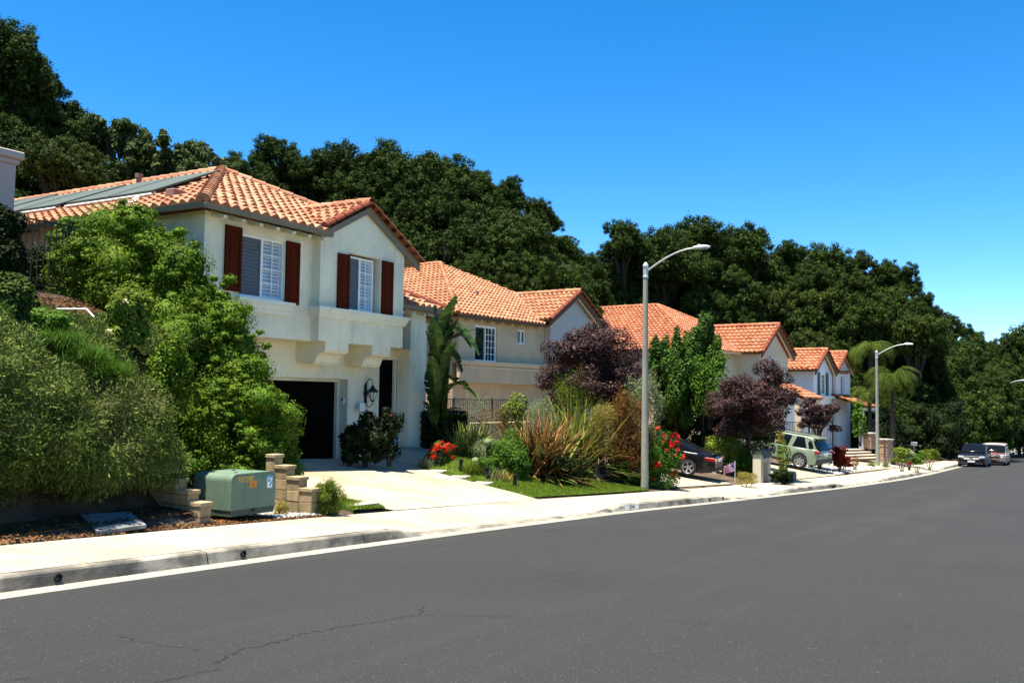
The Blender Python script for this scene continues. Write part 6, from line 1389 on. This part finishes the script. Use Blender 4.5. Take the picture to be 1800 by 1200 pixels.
def car(name, label, loc, rz, L, W, spec, paint, roof, tilt=(0,0)):
    """x runs from the tail (0) to the nose (L); z=0 is the road"""
    t = thing(name, label, 'car', loc, rz, None); t.rotation_euler = (tilt[0], tilt[1], rz); w2 = W/2
    top, beltz, gh, wx, rad, clr = spec['top'], spec['belt'], spec['gh'], spec['wheels'], spec['rad'], spec.get('clr', .22)
    ra = rad*1.13; X = sorted(set([0,.02,.06,.14,.28,.5]+[L-q for q in (0,.02,.06,.14,.28,.5)]+[L*i/34 for i in range(35)]+[x+ra*math.cos(a) for x in wx for a in [math.pi*i/12 for i in range(13)]])); X = [x for x in X if 0 <= x <= L]
    tx, tz = [q[0] for q in top], [q[1] for q in top]; rows = []
    ec = spec.get('end', .16)
    for x in X:
        e = min(x, L-x); tp = 1-ec*(1-min(1, e/.55))**2.2; zt = float(np.interp(x, tx, tz)); zb = clr+.06*(1-min(1,e/.5))+.20*(1-min(1,e/.16))**2
        for xw in wx:
            if abs(x-xw) < ra: zb = max(zb, rad+math.sqrt(max(0, ra*ra-(x-xw)**2)))
        w_ = w2*tp; zb = min(zb, zt-.12); zm = max(zb+.02, clr+.28); fl_ = .012 if any(abs(x-xw) < ra*1.08 for xw in wx) else 0
        sh = min(zt, beltz+.0) 
        half = [(0,zb),(w_*.86,zb),(w_*.985+fl_,zb+.01),(w_+fl_,zm+(sh-zm)*.35),(w_*.985,zm+(sh-zm)*.75),(w_*.955,sh-.03 if sh > zm+.05 else sh),(w_*.90,sh),(w_*.6,zt+.015*tp),(0,zt+.03*tp)]
        rows.append([(x,-y,z) for y, z in half[::-1]]+[(x,y,z) for y, z in half[1:]])
    b = MB(); b.grid(rows); 
    for r_ in (rows[0], rows[-1]): n = len(b.v); b.v += r_; b.f.append(tuple(range(n, n+len(r_))))
    body = b.build('body', paint, t, smooth=False)
    try:
        body.data.polygons.foreach_set('use_smooth', [True]*len(body.data.polygons)); body.data.set_sharp_from_angle(angle=R_(32))
    except Exception: pass
    MB().box(.5, L-.5, -w2+.26, w2-.26, clr-.04, beltz-.2).build('underbody', 'plastic', t)
    for xw in wx: MB().box(xw-ra, xw+ra, -w2+.24, w2-.24, clr, rad+ra+.02).build('wheel_arch', 'plastic', t)
    gx = [q[0] for q in gh]; gzv = [q[1] for q in gh]; G = sorted(set(gx+[gx[0]+(gx[-1]-gx[0])*i/22 for i in range(23)])); rws = []; tum = spec.get('tumble', .24)
    def gw(x, z): return w2*spec.get('gwid', .93)*(1-.10*(1-min(1, min(x-gx[0], gx[-1]-x)/.5)))-(z-beltz)*tum
    for x in G:
        zt = float(np.interp(x, gx, gzv)); zc = max(zt, beltz+.005); a = gw(x, beltz); c = gw(x, zc)
        half = [(a,beltz-.03),(a*.5+c*.5,(beltz+zc)/2),(c,zc-.03*min(1,(zc-beltz)*5)),(c-.07,zc+.005),(c*.5,zc+.03),(0,zc+.04)]
        rws.append([(x,-y,z) for y, z in half]+[(x,y,z) for y, z in half[:-1][::-1]])
    g_ = MB(); g_.grid(rws); gl = g_.build('windows', 'carglass', t, smooth=True)
    x0, x1 = spec['roof']; rr_ = []
    for x in [x0+(x1-x0)*i/14 for i in range(15)]:
        zt = float(np.interp(x, gx, gzv)); c = gw(x, zt); half = [(c+.012,zt-.055),(c+.008,zt-.02),(c-.07,zt+.016),(c*.5,zt+.041),(0,zt+.051)]; rr_.append([(x,-y,z) for y, z in half]+[(x,y,z) for y, z in half[:-1][::-1]])
    rf = MB(); rf.grid(rr_); rf.build('roof', roof, t, smooth=True)
    for (nm, xb0, xb1, xt0, xt1) in spec['pillars']:
        for sd in (-1, 1):
            def P(x, f):
                zt = float(np.interp(x, gx, gzv)); z = beltz-.02+(zt-.035-beltz)*f; return (x, sd*(gw(x, max(z, beltz))+.012), z)
            m_ = MB(); N = 4; m_.grid([[tuple(Vector(P(xb0+(xt0-xb0)*k/N, k/N))), tuple(Vector(P(xb1+(xt1-xb1)*k/N, k/N)))] for k in range(N+1)])
            m_.build(nm, spec.get('pillarmat', paint), t)
    for xw in wx:
        for sd in (-1, 1): wheel(t, xw, sd*(w2-.005), rad, -1 if sd < 0 else 1, spec.get('rim', 'rim'), spec.get('spokes', 5))
    for sd in (-1, 1):
        for (nm, mt_, xx, y0, y1, z0, z1, dx) in spec['lights']:
            m_ = MB(); m_.box(min(xx,xx+dx), max(xx,xx+dx), min(sd*y0,sd*y1), max(sd*y0,sd*y1), z0, z1, .02); m_.build(nm, mt_, t)
    for (nm, mt_, a) in spec.get('boxes', ()): m_ = MB(); m_.box(*a, .006); m_.build(nm, mt_, t)
    for sd in (-1, 1):
        mx, mz = spec['mirror']; m_ = MB(); m_.sphere((mx, sd*(w2+.09), mz), (.07,.11,.075), 10, 6); m_.tube([(mx, sd*(w2-.08), mz-.04),(mx, sd*(w2+.05), mz-.01)], .02, 5); m_.build('wing_mirror', spec.get('mirrormat', paint), t)
    return t
def ground_tilt(x, y, rz):
    d = 1.5; c, s_ = math.cos(rz), math.sin(rz); return -math.atan2(gz(x+c*d, y+s_*d)-gz(x-c*d, y-s_*d), 2*d)
# black sedan, tail to the street
SED = 1
rz = R_(95); pc = at(1252, 850, 33.0); xx, yy = pc.x+.83, pc.y+.07
sed = car('parked_car', 'black sedan parked nose in, red tail lamps towards the street, behind the rose bush', (xx, yy, gz(xx,yy+.8)+.035), rz, 4.75, 1.84,
  dict(top=[(0,.70),(.03,.82),(.10,.93),(.22,.99),(.75,1.02),(1.1,1.0),(3.3,.98),(4.2,.86),(4.65,.70),(4.75,.55)], belt=.98, gh=[(.55,.985),(1.6,1.30),(2.2,1.385),(2.7,1.38),(3.0,1.32),(3.75,.985)], wheels=(1.02,3.82), rad=.335, clr=.20, end=.20,
  roof=(1.55,2.95), pillars=[('pillar',.95,1.35,1.55,1.85),('pillar',2.3,2.36,2.33,2.38),('pillar',3.55,3.65,2.9,3.0)], mirror=(3.2,1.0), lights=[('tail_lamp','tail',-.012,.52,.90,.72,.86,.45),('head_lamp','headl',4.45,.5,.88,.60,.72,.22)],
  boxes=[('number_plate','plate',(-.045,-.018,-.26,.26,.70,.83)),('bumper_trim','plastic',(-.03,.0,-.7,.7,.30,.42)),('boot_lid_spoiler','carblack',(.10,.20,-.7,.7,1.0,1.03)),('exhaust_tip','chrome',(-.05,.1,.45,.60,.24,.30)),('exhaust_tip','chrome',(-.05,.1,-.60,-.45,.24,.30))]), 'carblack', 'carblack', (0, ground_tilt(xx, yy+2, rz)))
bpy.context.view_layer.update()
# sage green SUV
rz = R_(80); pr = at(1437, 836, 43.2); xx, yy = pr.x+.88, pr.y-.15
suv = car('parked_car', 'sage green SUV parked nose in on the driveway, dark rear window towards the street', (xx, yy, gz(xx,yy+1)+.035), rz, 5.0, 1.98,
  dict(top=[(0,.86),(.03,1.0),(.09,1.10),(.2,1.15),(3.7,1.14),(4.4,1.08),(4.85,.96),(5.0,.80)], belt=1.13, gh=[(.05,1.14),(.42,1.66),(.8,1.755),(2.4,1.78),(3.0,1.72),(3.9,1.14)], wheels=(1.05,3.92), rad=.395, clr=.27, end=.14, tumble=.20,
  roof=(.40,3.0), pillars=[('pillar',.10,.72,.48,.95),('pillar',1.55,1.78,1.35,1.62),('pillar',2.48,2.56,2.42,2.50),('pillar',3.70,3.84,2.92,3.04)], rim='rimdark', spokes=7, mirror=(3.35,1.17), lights=[('tail_lamp','tail',-.012,.62,.985,.94,1.06,.30),('head_lamp','headl',4.8,.55,.93,.82,.95,.18)],
  boxes=[('number_plate','plate',(-.02,.0,-.26,.26,.78,.92)),('rear_bumper','plastic',(-.04,.25,-.92,.92,.34,.62)),('skid_plate','rim',(-.05,.0,-.5,.5,.34,.42)),('side_cladding','plastic',(1.5,3.45,.97,1.0,.28,.42)),('side_cladding','plastic',(1.5,3.45,-1.0,-.97,.28,.42)),('roof_rail','plastic',(.7,2.9,.66,.70,1.80,1.845)),('roof_rail','plastic',(.7,2.9,-.70,-.66,1.80,1.845)),('rear_spoiler','carsage',(.22,.5,-.7,.7,1.70,1.745)),('exhaust_tip','chrome',(-.06,.1,-.75,-.6,.28,.34)),('door_handle','plastic',(2.15,2.35,.975,1.01,1.0,1.04)),('door_handle','plastic',(2.15,2.35,-1.01,-.975,1.0,1.04))]), 'carsage', 'carsage', (0, ground_tilt(xx, yy+2, rz)))
sed.scale = (.92,.92,.90); suv.scale = (.90,.90,.88)
# black SUV facing us at the kerb
def kerbside(x, off): y = ky(x)-off; return y
rz = math.pi+math.atan2(ky(76)-ky(80), -4)+math.pi
rz = math.atan2(ky(75)-ky(80), -5); tl = math.atan2(zr(80)-zr(75), 5)
xn = 75.2; L1 = 4.66; rx_ = xn+L1
bs_ = car('parked_car', 'black SUV parked at the kerb facing the camera, chrome barred grille with a star emblem', (rx_, ky(rx_-2)-1.08, zr(rx_-2)+.03), rz, L1, 1.90,
  dict(top=[(0,.90),(.04,1.05),(.2,1.08),(3.4,1.06),(4.1,.99),(4.5,.88),(4.66,.70)], belt=1.05, gh=[(.08,1.06),(.5,1.52),(.9,1.61),(2.2,1.64),(2.75,1.58),(3.55,1.06)], wheels=(.95,3.85), rad=.36, clr=.22, end=.16,
  roof=(.5,2.7), pillars=[('pillar',.15,.5,.5,.8),('pillar',2.1,2.2,2.1,2.2),('pillar',3.3,3.42,2.66,2.78)], mirror=(2.95,1.1), lights=[('head_lamp','headl',4.42,.55,.88,.74,.88,.18),('tail_lamp','tail',-.01,.55,.9,.85,1.0,.2)],
  boxes=[('grille','plastic',(4.55,4.67,-.50,.50,.55,.86)),('grille_bar','chrome',(4.665,4.685,-.50,.50,.72,.75)),('grille_bar','chrome',(4.665,4.685,-.50,.50,.64,.67)),('number_plate','plate',(4.68,4.70,-.24,.24,.42,.55)),('bumper_trim','plastic',(4.60,4.665,-.75,.75,.30,.34)),('bumper_grille','plastic',(4.58,4.66,-.75,.75,.36,.50)),('roof_rail','chrome',(.9,2.7,.60,.63,1.66,1.70)),('roof_rail','chrome',(.9,2.7,-.63,-.60,1.66,1.70))]), 'carnavy', 'carnavy', (0, 0))
m_ = MB(); em = (4.69, 0, .70)
m_.tube([(em[0], .10*math.cos(a), em[2]+.10*math.sin(a)) for a in [2*math.pi*i/18 for i in range(19)]], .012, 5)
for k in range(3): a = math.pi/2+k*2.094; m_.tube([(em[0],0,em[2]),(em[0],.095*math.cos(a),em[2]+.095*math.sin(a))], [.016,.005], 4)
m_.build('star_emblem', 'chrome', bs_)
xn2 = xn+L1+1.3; L2 = 5.2; rx2 = xn2+L2
wag = car('parked_car', 'old red brown station wagon with a white roof, parked behind the black SUV', (rx2, ky(rx2-2)-1.9, zr(rx2-2)+.03), rz, L2, 1.95,
  dict(top=[(0,1.0),(.04,1.18),(.15,1.22),(3.8,1.20),(4.7,1.16),(5.1,1.10),(5.2,.95)], belt=1.20, gh=[(.04,1.20),(.25,1.78),(.5,1.86),(2.9,1.88),(3.3,1.80),(3.95,1.20)], wheels=(1.1,4.2), rad=.39, clr=.32, end=.08, tumble=.14,
  roof=(.2,3.35), pillars=[('pillar',.06,.22,.25,.38),('pillar',1.4,1.5,1.4,1.5),('pillar',2.55,2.65,2.55,2.65),('pillar',3.72,3.85,3.2,3.3)], pillarmat='carroof', mirror=(3.6,1.28), mirrormat='chrome', lights=[('head_lamp','headl',5.12,.60,.86,.82,1.02,.1),('tail_lamp','tail',-.02,.8,.93,.8,1.1,.1)],
  boxes=[('grille','plastic',(5.17,5.22,-.58,.58,.82,1.04)),('grille_bar','chrome',(5.215,5.235,-.9,.9,1.05,1.09)),('grille_bar','chrome',(5.215,5.235,-.58,.58,.92,.94)),('front_bumper','chrome',(5.16,5.34,-.95,.95,.48,.66)),('rear_bumper','chrome',(-.14,.05,-.95,.95,.48,.64)),('side_trim','chrome',(.6,5.0,.965,.985,.80,.83)),('side_trim','chrome',(.6,5.0,-.985,-.965,.80,.83))]), 'carbrown', 'carroof', (0, 0))

wag.scale = (1, 1, .90)
layer(M['block'], (1,1,1), 5, .55, .72, (.14,.10,.055), .8); layer(M['trgreen'], (4,4,.5), 1.5, .55, .75, (.07,.095,.06), .7)
